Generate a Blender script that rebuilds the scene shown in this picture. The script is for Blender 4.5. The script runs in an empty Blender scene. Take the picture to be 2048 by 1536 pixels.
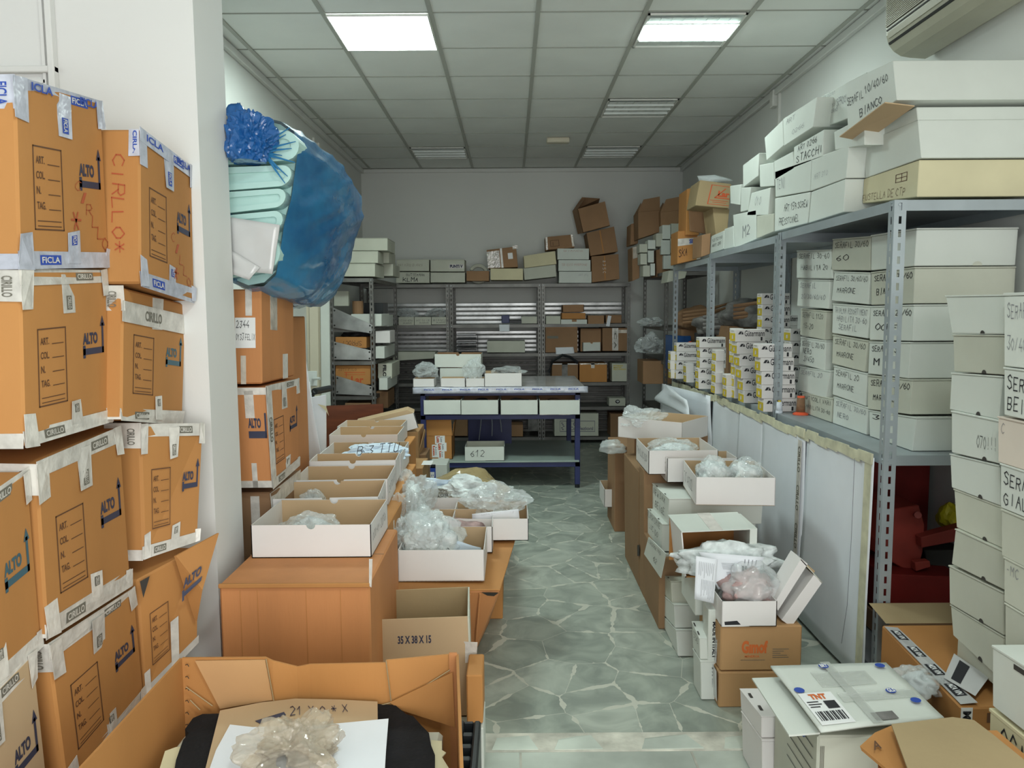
import bpy, bmesh, math, random
from mathutils import Vector, noise, Matrix
random.seed(7)
SC = bpy.context.scene
COL = SC.collection
# ------------------------------------------------------------------ camera
F, PITCH, YAW, ROLL, CH = 1557.5, 0.0960715, 0.000972, -0.0064577, 1.55
cyw, syw, cp, sp = math.cos(YAW), math.sin(YAW), math.cos(PITCH), math.sin(PITCH)
WV = Vector((syw*cp, cyw*cp, -sp)); R0 = Vector((cyw, -syw, 0)); U0 = R0.cross(WV)
cr, sr = math.cos(ROLL), math.sin(ROLL)
RV = R0*cr + U0*sr; UV = U0*cr - R0*sr
cam_d = bpy.data.cameras.new('camera'); cam = bpy.data.objects.new('camera', cam_d); COL.objects.link(cam)
cam_d.sensor_fit = 'HORIZONTAL'; cam_d.sensor_width = 36; cam_d.lens = F/2048*36; cam_d.clip_start = .02
M = Matrix((RV, UV, -WV)).transposed().to_4x4(); M.translation = Vector((0, 0, CH)); cam.matrix_world = M
SC.camera = cam
SC.view_settings.view_transform = 'Standard'; SC.view_settings.look = 'None'
SC.view_settings.gamma = 1; SC.view_settings.exposure = 0.70
# ------------------------------------------------------------------ light
world = bpy.data.worlds.new('world'); SC.world = world; world.use_nodes = True
bg = world.node_tree.nodes['Background']; bg.inputs[0].default_value = (.80, .90, 1, 1); bg.inputs[1].default_value = 0.55
def area(name, loc, rot, sx, sy, power, col):
    l = bpy.data.lights.new(name, 'AREA'); l.shape = 'RECTANGLE'; l.size = sx; l.size_y = sy; l.energy = power; l.color = col
    o = bpy.data.objects.new(name, l); COL.objects.link(o); o.location = loc; o.rotation_euler = rot; return o
area('daylight_shop_window', (.55, -2.40, 1.45), (math.radians(90), 0, math.radians(16)), 3.0, 2.2, 68, (1, .975, .945))

def PT(px, py, X=None, Y=None, Z=None):
    """point of the place seen at a photo pixel, on a plane X=, Y= or Z="""
    d = WV*F + RV*(px-1024) + UV*(768-py)
    t = X/d.x if X is not None else (Y/d.y if Y is not None else (Z-CH)/d.z)
    return Vector((0, 0, CH)) + d*t
def PQ(pts, **k): return [PT(x, y, **k) for x, y in pts]

# ------------------------------------------------------------------ materials
def newmat(name):
    m = bpy.data.materials.new(name); m.use_nodes = True
    nt = m.node_tree; return m, nt, nt.nodes['Principled BSDF']
def N(nt, t, **k):
    n = nt.nodes.new(t)
    for a, b in k.items(): setattr(n, a, b)
    return n
def mat(name, c, rough=.6, var=.06, scale=3., metal=0, bump=0., bscale=40., spec=.4, stretch=None, c2=None):
    m, nt, b = newmat(name); L = nt.links
    b.inputs['Roughness'].default_value = rough; b.inputs['Metallic'].default_value = metal
    b.inputs['Specular IOR Level'].default_value = spec
    tc = N(nt, 'ShaderNodeTexCoord'); mp = N(nt, 'ShaderNodeMapping'); L.new(tc.outputs['Object'], mp.inputs[0])
    if stretch: mp.inputs['Scale'].default_value = stretch
    no = N(nt, 'ShaderNodeTexNoise'); no.inputs['Scale'].default_value = scale; no.inputs['Detail'].default_value = 5
    L.new(mp.outputs[0], no.inputs['Vector'])
    oi = N(nt, 'ShaderNodeObjectInfo')
    r = N(nt, 'ShaderNodeValToRGB'); r.color_ramp.elements[0].position = .3; r.color_ramp.elements[1].position = .7
    c2 = c2 or tuple(x*(1-2*var) for x in c)
    r.color_ramp.elements[0].color = (*c2, 1); r.color_ramp.elements[1].color = (*[min(1, x*(1+var)) for x in c], 1)
    L.new(no.outputs['Fac'], r.inputs[0])
    hv = N(nt, 'ShaderNodeHueSaturation'); mr = N(nt, 'ShaderNodeMapRange')
    mr.inputs['To Min'].default_value = 1-var; mr.inputs['To Max'].default_value = 1+var
    L.new(oi.outputs['Random'], mr.inputs[0]); L.new(mr.outputs[0], hv.inputs['Value']); L.new(r.outputs[0], hv.inputs['Color'])
    L.new(hv.outputs[0], b.inputs['Base Color'])
    if bump:
        n2 = N(nt, 'ShaderNodeTexNoise'); n2.inputs['Scale'].default_value = bscale; L.new(mp.outputs[0], n2.inputs['Vector'])
        bp = N(nt, 'ShaderNodeBump'); bp.inputs['Strength'].default_value = bump; bp.inputs['Distance'].default_value = .01
        L.new(n2.outputs['Fac'], bp.inputs['Height']); L.new(bp.outputs[0], b.inputs['Normal'])
    return m
def film(name, c, alpha, rough=.12, bump=.6, bscale=9., trans=0.):
    m = mat(name, c, rough, .05, 4, bump=bump, bscale=bscale, spec=.7)
    b = m.node_tree.nodes['Principled BSDF']; b.inputs['Alpha'].default_value = alpha
    return m
KG = mat('tan_brown_cardboard', (.47, .275, .125), .75, .06, 2.5, bump=.05, bscale=60)
KM = mat('mid_brown_cardboard', (.29, .175, .09), .75, .06, 2.5, bump=.05, bscale=60)
KR = mat('kraft_cardboard', (.51, .235, .072), .75, .07, 2.5, bump=.05, bscale=60, stretch=(1, 1, .3))
KD = mat('brown_cardboard', (.33, .19, .10), .8, .10, 2.5, bump=.05, bscale=50)
KL = mat('light_kraft_cardboard', (.40, .30, .165), .8, .06, 3, bump=.05, bscale=60)
KI = mat('kraft_inner_lining', (.56, .40, .24), .8, .04, 2)
KO = mat('orange_kraft_cardboard', (.57, .245, .09), .7, .07, 2, bump=.05, bscale=40, stretch=(3, 3, .5))
WC = mat('white_cardboard', (.675, .71, .66), .6, .035, 3)
WN = mat('new_white_cardboard', (.78, .755, .74), .55, .02, 3)
WO = mat('aged_white_cardboard', (.58, .59, .50), .7, .06, 3)
YC = mat('yellowed_cardboard', (.70, .64, .42), .7, .06, 3)
PAPER = mat('white_paper', (.82, .85, .90), .7, .02, 5)
BLUEP = mat('pale_blue_paper', (.62, .74, .86), .7, .03, 5)
FOAM = mat('pale_foam_sheet', (.50, .74, .70), .5, .05, 5)
TAPE = mat('white_packing_tape', (.70, .67, .62), .22, .10, 22, bump=.35, bscale=35, spec=.6)
TAPEB = mat('blue_printed_packing_tape', (.55, .57, .66), .22, .10, 30, bump=.3, bscale=30, spec=.6)
TAPEC = mat('cream_masking_tape', (.68, .66, .48), .6, .12, 14)
TAPET = mat('clear_packing_tape', (.62, .56, .48), .12, .2, 12, bump=.4, bscale=30, spec=.8)
INK = mat('black_marker_ink', (.02, .02, .025), .6, .0)
INKG = mat('grey_pencil_ink', (.22, .22, .25), .6, .0)
NAVYI = mat('navy_print_ink', (.045, .05, .09), .6, .05)
TEALI = mat('teal_print_ink', (.06, .14, .18), .6, .05)
BROWNI = mat('brown_print_ink', (.13, .06, .03), .6, .05)
REDM = mat('red_marker_ink', (.45, .10, .04), .6, .0)
REDI = mat('red_print_ink', (.62, .10, .03), .6, .05)
ORI = mat('orange_print_ink', (.66, .16, .04), .6, .05)
BLUI = mat('blue_print_ink', (.03, .08, .42), .5, .05)
GREYI = mat('grey_print_ink', (.17, .16, .13), .6, .05)
YEL = mat('yellow_label', (.66, .50, .03), .5, .03)
ORS = mat('orange_red_sticker', (.9, .13, .05), .5, .02)
WHI = mat('white_label', (.85, .86, .86), .5, .02)
WALL = mat('white_wall_plaster', (.72, .73, .70), .85, .02, 1.2, bump=.04, bscale=60)
WALLW = mat('white_front_wall_plaster', (.77, .775, .76), .8, .015, 1.2, bump=.03, bscale=60)
CEIL = mat('ceiling_tile', (.80, .82, .79), .9, .03, 2, bump=.05, bscale=120)
TBAR = mat('grey_ceiling_rail', (.44, .45, .41), .6, .03)
TLINE = mat('ceiling_tile_joint', (.36, .37, .33), .8, .03)
ZINC = mat('galvanised_steel', (.40, .41, .42), .38, .12, 9, metal=.75, bump=.03, bscale=30)
ZINL = mat('pale_galvanised_steel', (.42, .47, .50), .42, .06, 6, metal=.45)
ZIND = mat('dark_steel', (.20, .195, .185), .5, .12, 8, metal=.6)
SLAT = mat('galvanised_slat', (.52, .53, .53), .35, .15, 8, metal=.7)
NAVY = mat('navy_painted_steel', (.025, .035, .13), .4, .1, 6)
GRNB = mat('pale_green_board', (.36, .44, .40), .5, .06, 4)
BLACKF = mat('black_fabric', (.006, .006, .008), .95, .3, 15, bump=.3, bscale=60)
BLACKP = mat('black_plastic', (.022, .025, .028), .4, .1, 8)
REDP = mat('dark_red_painted_metal', (.20, .012, .010), .45, .15, 4)
REDC = mat('red_machine_hood', (.26, .034, .024), .5, .15, 4)
CREAM = mat('cream_door_paint', (.66, .61, .48), .5, .03)
MAHO = mat('mahogany_board', (.19, .05, .02), .45, .15, 4, stretch=(1, 1, 6))
ACP = mat('cream_plastic', (.47, .46, .36), .4, .04, 5)
ACD = mat('dark_vent_gap', (.02, .02, .018), .6, 0)
BLUF = film('blue_plastic_film', (.045, .29, .56), .88, .16, .9, 7); BLUF.node_tree.nodes['Color Ramp'].color_ramp.elements[0].color = (.012, .13, .34, 1); BLUF.node_tree.nodes['Mapping'].inputs['Scale'].default_value = (2, .7, 1.2)
BLUK = film('dark_blue_plastic_film', (.015, .12, .38), .95, .15, 1., 14)
CLR = film('clear_plastic_film', (.86, .93, .94), .34, .10, 1., 22)
CLRT = film('amber_tinted_plastic_film', (.60, .52, .40), .42, .09, 1., 16)
GREYW = film('grey_plastic_sleeve', (.62, .62, .62), .93, .15, .5, 5)
PINKC = mat('dusty_pink_fabric', (.42, .29, .28), .8, .25, 18, bump=.8, bscale=22)
WHC = mat('white_fabric_goods', (.72, .77, .77), .8, .18, 20, bump=.9, bscale=28)
DARKC = mat('dark_fabric_goods', (.07, .065, .07), .8, .3, 14, bump=.8, bscale=20)
GREYC = mat('grey_fabric_goods', (.26, .25, .24), .8, .25, 14, bump=.8, bscale=20)
BUBB = film('bubble_wrap', (.62, .66, .68), .85, .15, 1., 60)
LAMPW = mat('white_plastic', (.74, .74, .70), .5, .02)
THB = mat('brown_thread', (.24, .13, .07), .7, .1, 60)
THW = mat('white_thread', (.72, .78, .86), .7, .05, 60)
YBAG = mat('yellow_bag', (.62, .55, .02), .4, .2, 10, bump=.6, bscale=20)
def emis(name, c, s):
    m, nt, b = newmat(name); b.inputs['Base Color'].default_value = (*c, 1)
    b.inputs['Emission Color'].default_value = (*c, 1); b.inputs['Emission Strength'].default_value = s; return m
GLOW = emis('lit_diffuser', (.88, 1, .97), 7.5)
SPARK = mat('silver_louvre', (.80, .84, .82), .35, .05, 5, metal=.1)

def floor_mat():
    m, nt, b = newmat('green_marble_crazy_paving'); L = nt.links
    tc = N(nt, 'ShaderNodeTexCoord'); n0 = N(nt, 'ShaderNodeTexNoise'); n0.inputs['Scale'].default_value = 2.2
    L.new(tc.outputs['Object'], n0.inputs['Vector'])
    mx = N(nt, 'ShaderNodeMix', data_type='VECTOR'); mx.inputs[0].default_value = .035
    L.new(tc.outputs['Object'], mx.inputs[4]); L.new(n0.outputs['Color'], mx.inputs[5])
    def vor(feature, scale):
        v = N(nt, 'ShaderNodeTexVoronoi', feature=feature, distance='EUCLIDEAN'); v.voronoi_dimensions = '2D'; v.inputs['Scale'].default_value = scale
        v.inputs['Randomness'].default_value = 1
        L.new(mx.outputs[1], v.inputs['Vector']); return v
    e = vor('DISTANCE_TO_EDGE', 4.3); cl = vor('F1', 4.3)
    nz = N(nt, 'ShaderNodeTexNoise'); nz.inputs['Scale'].default_value = 9; nz.inputs['Detail'].default_value = 4; L.new(tc.outputs['Object'], nz.inputs['Vector'])
    # joint width varies so that some joints open into triangles and others close up
    thr = N(nt, 'ShaderNodeMapRange'); thr.inputs['From Min'].default_value = .47; thr.inputs['From Max'].default_value = .72
    thr.inputs['To Min'].default_value = .0045; thr.inputs['To Max'].default_value = .09; L.new(nz.outputs['Fac'], thr.inputs[0])
    lt = N(nt, 'ShaderNodeMath', operation='LESS_THAN'); L.new(e.outputs['Distance'], lt.inputs[0]); L.new(thr.outputs[0], lt.inputs[1])
    sep = N(nt, 'ShaderNodeSeparateColor'); L.new(cl.outputs['Color'], sep.inputs[0])
    r = N(nt, 'ShaderNodeValToRGB'); r.color_ramp.elements[0].color = (.33, .375, .335, 1); r.color_ramp.elements[1].color = (.44, .48, .435, 1)
    L.new(sep.outputs[0], r.inputs[0])
    n2 = N(nt, 'ShaderNodeTexNoise'); n2.inputs['Scale'].default_value = 5; n2.inputs['Detail'].default_value = 8; n2.inputs['Distortion'].default_value = 1.5
    L.new(tc.outputs['Object'], n2.inputs['Vector'])
    mm = N(nt, 'ShaderNodeMix', data_type='RGBA', blend_type='MULTIPLY'); mm.inputs[0].default_value = .75
    r2 = N(nt, 'ShaderNodeValToRGB'); r2.color_ramp.elements[0].position = .35; r2.color_ramp.elements[0].color = (.62, .64, .62, 1)
    r2.color_ramp.elements[1].position = .66; r2.color_ramp.elements[1].color = (1.15, 1.15, 1.1, 1)
    L.new(n2.outputs['Fac'], r2.inputs[0]); L.new(r.outputs[0], mm.inputs[6]); L.new(r2.outputs[0], mm.inputs[7])
    gm = N(nt, 'ShaderNodeMix', data_type='RGBA'); L.new(lt.outputs[0], gm.inputs[0]); L.new(mm.outputs[2], gm.inputs[6])
    gm.inputs[7].default_value = (.58, .59, .51, 1); L.new(gm.outputs[2], b.inputs['Base Color'])
    b.inputs['Roughness'].default_value = .34; b.inputs['Specular IOR Level'].default_value = .5
    return m
FLOORM = floor_mat()
STONE = mat('grey_green_threshold_stone', (.52, .57, .51), .4, .18, 3)
MORT = mat('worn_cream_mortar', (.55, .54, .47), .8, .2, 9, bump=.5, bscale=20)

# ------------------------------------------------------------------ mesh building
def fix(bm, bev=0, seg=1):
    bmesh.ops.recalc_face_normals(bm, faces=bm.faces)
    if bev: bmesh.ops.bevel(bm, geom=bm.edges[:], offset=bev, segments=seg, affect='EDGES', profile=.6, clamp_overlap=True)
class Geo:
    def __init__(s): s.v = []; s.f = []; s.m = []; s.mats = []
    def mi(s, m):
        if m not in s.mats: s.mats.append(m)
        return s.mats.index(m)
    def add(s, vs, fs, m, bev=0, seg=1):
        if bev:
            bm = bmesh.new(); bv = [bm.verts.new(v) for v in vs]
            for f in fs: bm.faces.new([bv[i] for i in f])
            fix(bm, bev, seg); bm.verts.ensure_lookup_table()
            vs = [v.co.copy() for v in bm.verts]; fs = [[v.index for v in f.verts] for f in bm.faces]; bm.free()
        k = len(s.v); s.v += [Vector(v) for v in vs]; s.f += [[i+k for i in f] for f in fs]; s.m += [s.mi(m)]*len(fs); return s
    def hexa(s, q, vec, m, bev=0):
        vec = Vector(vec) if not isinstance(vec, list) else vec
        q2 = [Vector(p)+(vec[i] if isinstance(vec, list) else vec) for i, p in enumerate(q)]
        return s.prism(q, q2, m, bev)
    def prism(s, a, b, m, bev=0):
        n = len(a); fs = [list(range(n)), list(range(2*n-1, n-1, -1))]
        fs += [[i, n+i, n+(i+1) % n, (i+1) % n] for i in range(n)]
        # orient outward
        vs = [Vector(p) for p in a]+[Vector(p) for p in b]
        c = sum(vs, Vector())/len(vs)
        nrm = (vs[1]-vs[0]).cross(vs[2]-vs[1])
        if nrm.dot(vs[0]-c) < 0: fs = [f[::-1] for f in fs]
        return s.add(vs, fs, m, bev)
    def box(s, lo, hi, m, bev=0):
        (a, b, c), (d, e, f) = lo, hi
        return s.hexa([(a, b, c), (d, b, c), (d, b, f), (a, b, f)], (0, e-b, 0), m, bev)
    def tube(s, pts, r, m, n=8, cap=True):
        pts = [Vector(p) for p in pts]; rs = r if isinstance(r, (list, tuple)) else [r]*len(pts)
        vs = []; fs = []
        for i, p in enumerate(pts):
            t = (pts[min(i+1, len(pts)-1)]-pts[max(i-1, 0)]).normalized()
            a = t.cross(Vector((0, 0, 1)) if abs(t.z) < .9 else Vector((1, 0, 0))).normalized(); b2 = t.cross(a)
            for k in range(n): vs.append(p+(a*math.cos(k*2*math.pi/n)+b2*math.sin(k*2*math.pi/n))*rs[i])
        for i in range(len(pts)-1):
            for k in range(n): fs.append([i*n+k, i*n+(k+1) % n, (i+1)*n+(k+1) % n, (i+1)*n+k])
        if cap: fs += [list(range(n))[::-1], [(len(pts)-1)*n+k for k in range(n)]]
        return s.add(vs, fs, m)
ALLT = []
class T:
    def __init__(s, name, label, cat, group=None, kind=None):
        s.name, s.label, s.cat, s.group, s.kind = name, label, cat, group, kind; s.parts = []; s.keep = False; ALLT.append(s)
    def part(s, name, geo, parent=None, label=None, smooth=False, solid=0):
        s.parts.append((name, geo, parent, label, smooth, solid)); return len(s.parts)-1
    def g(s, name, **k): g = Geo(); s.part(name, g, **k); return g
    def build(s):
        vs = [v for p in s.parts for v in p[1].v]
        if not vs: return
        lo = [min(v[i] for v in vs) for i in range(3)]; hi = [max(v[i] for v in vs) for i in range(3)]
        base = Vector(((lo[0]+hi[0])/2, (lo[1]+hi[1])/2, lo[2])); obs = []
        single = len(s.parts) == 1
        if not single:
            root = bpy.data.objects.new(s.name, None); root.empty_display_size = .05; root.location = base; COL.objects.link(root)
        for (nm, g, par, lb, sm, so) in s.parts:
            me = bpy.data.meshes.new(nm); me.from_pydata([v-base for v in g.v], [], g.f)
            for m in g.mats: me.materials.append(m)
            me.polygons.foreach_set('material_index', g.m)
            if sm: me.polygons.foreach_set('use_smooth', [True]*len(g.f))
            me.update(); o = bpy.data.objects.new(s.name if single else nm, me); COL.objects.link(o)
            if so: md = o.modifiers.new('thickness', 'SOLIDIFY'); md.thickness = so; md.offset = 0
            if single: o.location = base; root = o
            else: o.parent = root if par is None else obs[par]
            if lb and not single: o['label'] = lb
            obs.append(o)
        root['label'] = s.label; root['category'] = s.cat
        if s.kind: root['kind'] = s.kind
        if s.group: root['group'] = s.group
def structure(name, geo, label, cat, kids=()):
    t = T(name, label, cat, kind='structure'); t.part(name, geo)
    for n, g in kids: t.part(n, g, parent=0)
    # a structure with children keeps the mesh as its root
    vs = geo.v; base = Vector((0, 0, 0)); ALLT.remove(t); obs = []
    for i, (nm, g, par, lb, sm, so) in enumerate(t.parts):
        me = bpy.data.meshes.new(nm); me.from_pydata(g.v, [], g.f)
        for m in g.mats: me.materials.append(m)
        me.polygons.foreach_set('material_index', g.m); me.update()
        o = bpy.data.objects.new(nm, me); COL.objects.link(o); obs.append(o)
        if i: o.parent = obs[0]
    obs[0]['kind'] = 'structure'; obs[0]['label'] = label; obs[0]['category'] = cat
    return obs[0]

# ------------------------------------------------------------------ lettering
HF = {'A':'00 26 40|13 33','B':'00 06 36 45 33 03|33 42 30 00','C':'45 26 04 02 20 41','D':'00 06 26 44 42 20 00','E':'46 06 00 40|03 33','F':'00 06 46|03 33','G':'45 26 04 02 20 41 43 23','H':'00 06|40 46|03 43','I':'20 26','J':'36 31 10 01','K':'00 06|45 02|13 40','L':'06 00 40','M':'00 06 23 46 40','N':'00 06 40 46','O':'26 04 02 20 42 44 26','P':'00 06 36 44 33 03','Q':'26 04 02 20 42 44 26|22 40','R':'00 06 36 44 33 03|23 40','S':'45 26 05 14 33 41 20 01','T':'06 46|26 20','U':'06 01 20 41 46','V':'06 20 46','W':'06 10 23 30 46','X':'00 46|06 40','Y':'06 23 46|23 20','Z':'06 46 00 40','0':'26 04 02 20 42 44 26','1':'04 26 20','2':'05 26 44 00 40','3':'06 46 23 42 20 01','4':'36 02 42|33 30','5':'46 06 03 33 41 20 00','6':'36 03 02 20 41 33 03','7':'06 46 10','8':'26 05 23 41 20 01 23 45 26','9':'43 13 05 26 45 40','/':'00 46','-':'13 33','.':'20 21','!':'26 22|20 21','*':'03 43|15 31|11 35',"'":'26 24','°':'26 15 24 35 26'}
def glyphs_hand(txt, wd=.55, jit=.35, seed=1):
    rnd = random.Random(seed); out = []; x = 0
    for ch in txt.upper():
        if ch == ' ': x += 3.2; continue
        dy = rnd.uniform(-.4, .4); sl = rnd.uniform(.0, .16); sc = rnd.uniform(.85, 1.1)
        for st in HF.get(ch, '00 46').split('|'):
            pts = [(x+(int(p[0])+int(p[1])*sl)*sc+rnd.uniform(-jit, jit)*.6, int(p[1])*sc+dy+rnd.uniform(-jit, jit)*.6) for p in st.split()]
            for (a, b), (c, d) in zip(pts, pts[1:]):
                L = math.hypot(c-a, d-b) or 1; nx, ny = -(d-b)/L*wd/2, (c-a)/L*wd/2; ex, ey = (c-a)/L*wd/3, (d-b)/L*wd/3
                out.append([(a+nx-ex, b+ny-ey), (a-nx-ex, b-ny-ey), (c-nx+ex, d-ny+ey), (c+nx+ex, d+ny+ey)])
        x += 5.6
    return out
_fc = {}
def glyphs_font(txt, bold=.0):
    k = (txt, bold)
    if k in _fc: return _fc[k]
    cu = bpy.data.curves.new('lettering', 'FONT'); cu.body = txt; cu.offset = bold; cu.fill_mode = 'FRONT'; cu.resolution_u = 3
    o = bpy.data.objects.new('lettering', cu); COL.objects.link(o); bpy.context.view_layer.update()
    me = o.evaluated_get(bpy.context.evaluated_depsgraph_get()).to_mesh()
    vs = [(v.co.x, v.co.y) for v in me.vertices]; out = [[vs[i] for i in p.vertices] for p in me.polygons]
    o.to_mesh_clear(); bpy.data.objects.remove(o); bpy.data.curves.remove(cu); _fc[k] = out; return out
def bil(q, u, v):
    a = q[0].lerp(q[1], u); b = q[3].lerp(q[2], u); return a.lerp(b, v)
def qn(q, out):
    n = (q[1]-q[0]).cross(q[3]-q[0]).normalized()
    if n.dot(out) < 0: n = -n
    return n
def put(g, polys, q, box, n, m, off=.0012, rot=0):
    """flat marks (list of 2D polygons, y up) fitted into the u,v box of the quad q (tl,tr,br,bl)"""
    xs = [p[0] for f in polys for p in f]; ys = [p[1] for f in polys for p in f]
    x0, x1, y0, y1 = min(xs), max(xs), min(ys), max(ys); u0, v0, u1, v1 = box
    for f in polys:
        vs = []
        for x, y in f:
            a = (x-x0)/max(1e-6, x1-x0); b = (y1-y)/max(1e-6, y1-y0)
            if rot == 90: a, b = 1-b, a
            if rot == 180: a, b = 1-a, 1-b
            if rot == 270: a, b = b, 1-a
            vs.append(bil(q, u0+(u1-u0)*a, v0+(v1-v0)*b)+n*off)
        if len(vs) > 2: g.add(vs, [list(range(len(vs)))], m)
def hand(t, txt, q, box, out, m=None, wd=.6, seed=None, rot=0, name='handwriting', parent=None, off=.0015):
    g = t.g(name, parent=parent); put(g, glyphs_hand(txt, wd, .35, seed if seed is not None else sum(map(ord, txt))), q, box, qn(q, Vector(out)), m or INK, off=off, rot=rot)
def prnt(t, txt, q, box, out, m=None, bold=.02, rot=0, name='lettering', g=None, parent=None, off=.0012):
    g = g or t.g(name, parent=parent); put(g, glyphs_font(txt, bold), q, box, qn(q, Vector(out)), m or INK, off=off, rot=rot); return g
def rect(u0, v0, u1, v1): return [(u0, -v0), (u1, -v0), (u1, -v1), (u0, -v1)]
def putuv(g, polys, q, n, m, off=.0012):
    for f in polys: g.add([bil(q, x, -y)+n*off for x, y in f], [list(range(len(f)))], m)
def strip(t, q, box, out, m, name='tape', th=.0009, off=.0005, parent=None, jag=0):
    n = qn(q, Vector(out)); u0, v0, u1, v1 = box
    c = [bil(q, u0, v0), bil(q, u1, v0), bil(q, u1, v1), bil(q, u0, v1)]
    if jag: c = [p+Vector((random.uniform(-jag, jag) for _ in range(3))) for p in c]
    g = t.g(name, parent=parent); t.last = len(t.parts)-1; g.hexa([p+n*(off+th) for p in c], -n*th, m); return g, [p+n*(off+th) for p in c]
def sub(q, u0, v0, u1, v1): return [bil(q, u0, v0), bil(q, u1, v0), bil(q, u1, v1), bil(q, u0, v1)]

# ------------------------------------------------------------------ generic things
GAP = mat('box_opening_shadow_gap', (.05, .045, .04), .9, 0)
def shelfbox(label, q, vec, m=WC, group=None, lid=True, cat='box', notch=None, name='storage_box', bev=.0025):
    """closed cardboard box whose visible face is the quad q, reaching back along vec"""
    t = T(name, label, cat, group); vec = Vector(vec); out = -vec.normalized()
    if lid:
        qb = sub(q, 0, .045, 1, 1); t.g('body').hexa(qb, vec, m, bev)
        ql = [p+out*.002 for p in sub(q, -.006, 0, 1.006, .04)]; t.g('lid').hexa(ql, vec+out*-.002, m, .001)
    else: t.g('body').hexa(q, vec, m, bev)
    t.q = q; t.out = out
    if notch is not None:
        n = qn(q, out); w = (q[3]-q[2]).length; r = .012/w; hh = .012/((q[0]-q[3]).length)
        pts = [(notch+r*math.cos(a*math.pi/6), -(1-hh*math.sin(a*math.pi/6))) for a in range(7)]
        putuv(t.g('thumb_notch'), [pts], q, n, GAP)
    return t
def wall_panel(g, a, b, h, inw, th, mo, mi, notch=False):
    """upright panel from a to b, height h, thickness along inw; outer face mo, inner mi, with thumb notch"""
    a, b, inw = Vector(a), Vector(b), Vector(inw).normalized(); up = Vector((0, 0, 1)); w = (b-a).length; d = (b-a)/w
    pts = [a, b, b+up*h]
    if notch:
        r = .016
        pts += [a+d*(w/2+r*math.cos(k*math.pi/6))+up*(h-r*math.sin(k*math.pi/6)) for k in range(7)]
    pts += [a+up*h]; n = len(pts); pi = [p+inw*th for p in pts]
    vs = pts+pi
    cen = sum(vs, Vector())/len(vs)
    g.add(vs, [list(range(n))], mo); g.add(vs, [list(range(n, 2*n))[::-1]], mi)
    g.add(vs, [[i, n+i, n+(i+1) % n, (i+1) % n] for i in range(n)], mo)
def tray(label, bl, br, d, h, m=WN, mi=KI, group=None, notch=True, name='open_tray', skew=0, cat='box', th=.003, side_in=None):
    """open topped tray: front bottom-left / bottom-right points, depth d, height h"""
    t = T(name, label, cat, group); bl, br = Vector(bl), Vector(br); ux = (br-bl).normalized(); uy = Vector((-ux.y, ux.x, 0)).normalized()
    if uy.y < 0 and abs(uy.y) > .3: uy = -uy
    fl, fr = bl+uy*d, br+uy*d; g = t.g('body'); si = side_in or m
    g.box((0, 0, 0), (0, 0, 0), m) if 0 else None
    g.hexa([bl, br, fr, fl], (0, 0, .003), mi)
    wall_panel(g, bl, br, h, uy, th, m, mi, notch); wall_panel(g, fl, fr, h, -uy, th, m, mi, notch)
    wall_panel(g, bl, fl, h, ux, th, m, si); wall_panel(g, br, fr, h, -ux, th, m, si)
    t.front = [bl+Vector((0, 0, h)), br+Vector((0, 0, h)), br, bl]
    t.right = [br+Vector((0, 0, h)), fr+Vector((0, 0, h)), fr, br]; t.left = [fl+Vector((0, 0, h)), bl+Vector((0, 0, h)), bl, fl]
    t.ux, t.uy, t.c = ux, uy, (bl+br+fl+fr)/4; t.fl, t.fr = fl, fr
    return t
def blob(g, c, r, m, seed=0, amp=.25, sub_=4, freq=1.5, ridge=True, flat=0, sharp=0):
    bm = bmesh.new(); bmesh.ops.create_icosphere(bm, subdivisions=sub_, radius=1)
    c = Vector(c); r = Vector(r); so = Vector((seed*7.3, seed*3.1, seed*5.7))
    for v in bm.verts:
        p = v.co.copy(); n1 = noise.noise(p*freq+so); w = noise.noise_vector(p*freq+so)*.25
        if ridge:
            d = noise.voronoi((p+w)*freq*1.25+so)[0]; e = noise.voronoi((p+w)*freq*2.9+so)[0]
            k = 1+amp*(n1*1.1-min(.55, d[1]-d[0])*.75+.2-min(.5, e[1]-e[0])*.28)
        else: k = 1+amp*n1
        if sharp: k = 1+amp*(n1*.9+sharp*(.3-abs(noise.noise(p*freq*2.2+w*2+so*3)))+sharp*.5*(.25-abs(noise.noise(p*freq*4.7+so*2))))
        v.co = p*k
        if v.co.z < -.75+flat: v.co.z = -.75+flat
    g.add([c+Vector((v.co.x*r.x, v.co.y*r.y, v.co.z*r.z)) for v in bm.verts], [[v.index for v in f.verts] for f in bm.faces], m); bm.free()
def bag(label, c, r, seed, inner=WHC, outer=None, name='plastic_bag', group=None, amp=.35, cat='bag', fill=.72, contents='contents'):
    t = T(name, label, cat, group); g = t.g('film'); blob(g, c, r, outer or CLR, seed, amp*1.15, 5, 1.7)
    if inner:
        g2 = t.g(contents, smooth=True); c = Vector(c); r = Vector(r)
        blob(g2, c-Vector((0, 0, r.z*.1)), r*fill, inner, seed+11, .3, 4, 2.2)
    return t
def sheet(t, name, q, m, th=.0012, nx=10, ny=10, amp=.01, seed=0, parent=None, freq=2.):
    """thin bent sheet through the quad q"""
    g = t.g(name, parent=parent, smooth=True, solid=th); n = (q[1]-q[0]).cross(q[3]-q[0]).normalized(); vs = []; fs = []
    for j in range(ny+1):
        for i in range(nx+1):
            u, v = i/nx, j/ny; p = bil(q, u, v); vs.append(p+n*amp*noise.noise(Vector((u*freq+seed*3.7, v*freq+seed*1.3, seed))))
    for j in range(ny):
        for i in range(nx): k = j*(nx+1)+i; fs.append([k, k+1, k+nx+2, k+nx+1])
    g.add(vs, fs, m); return g
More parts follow.
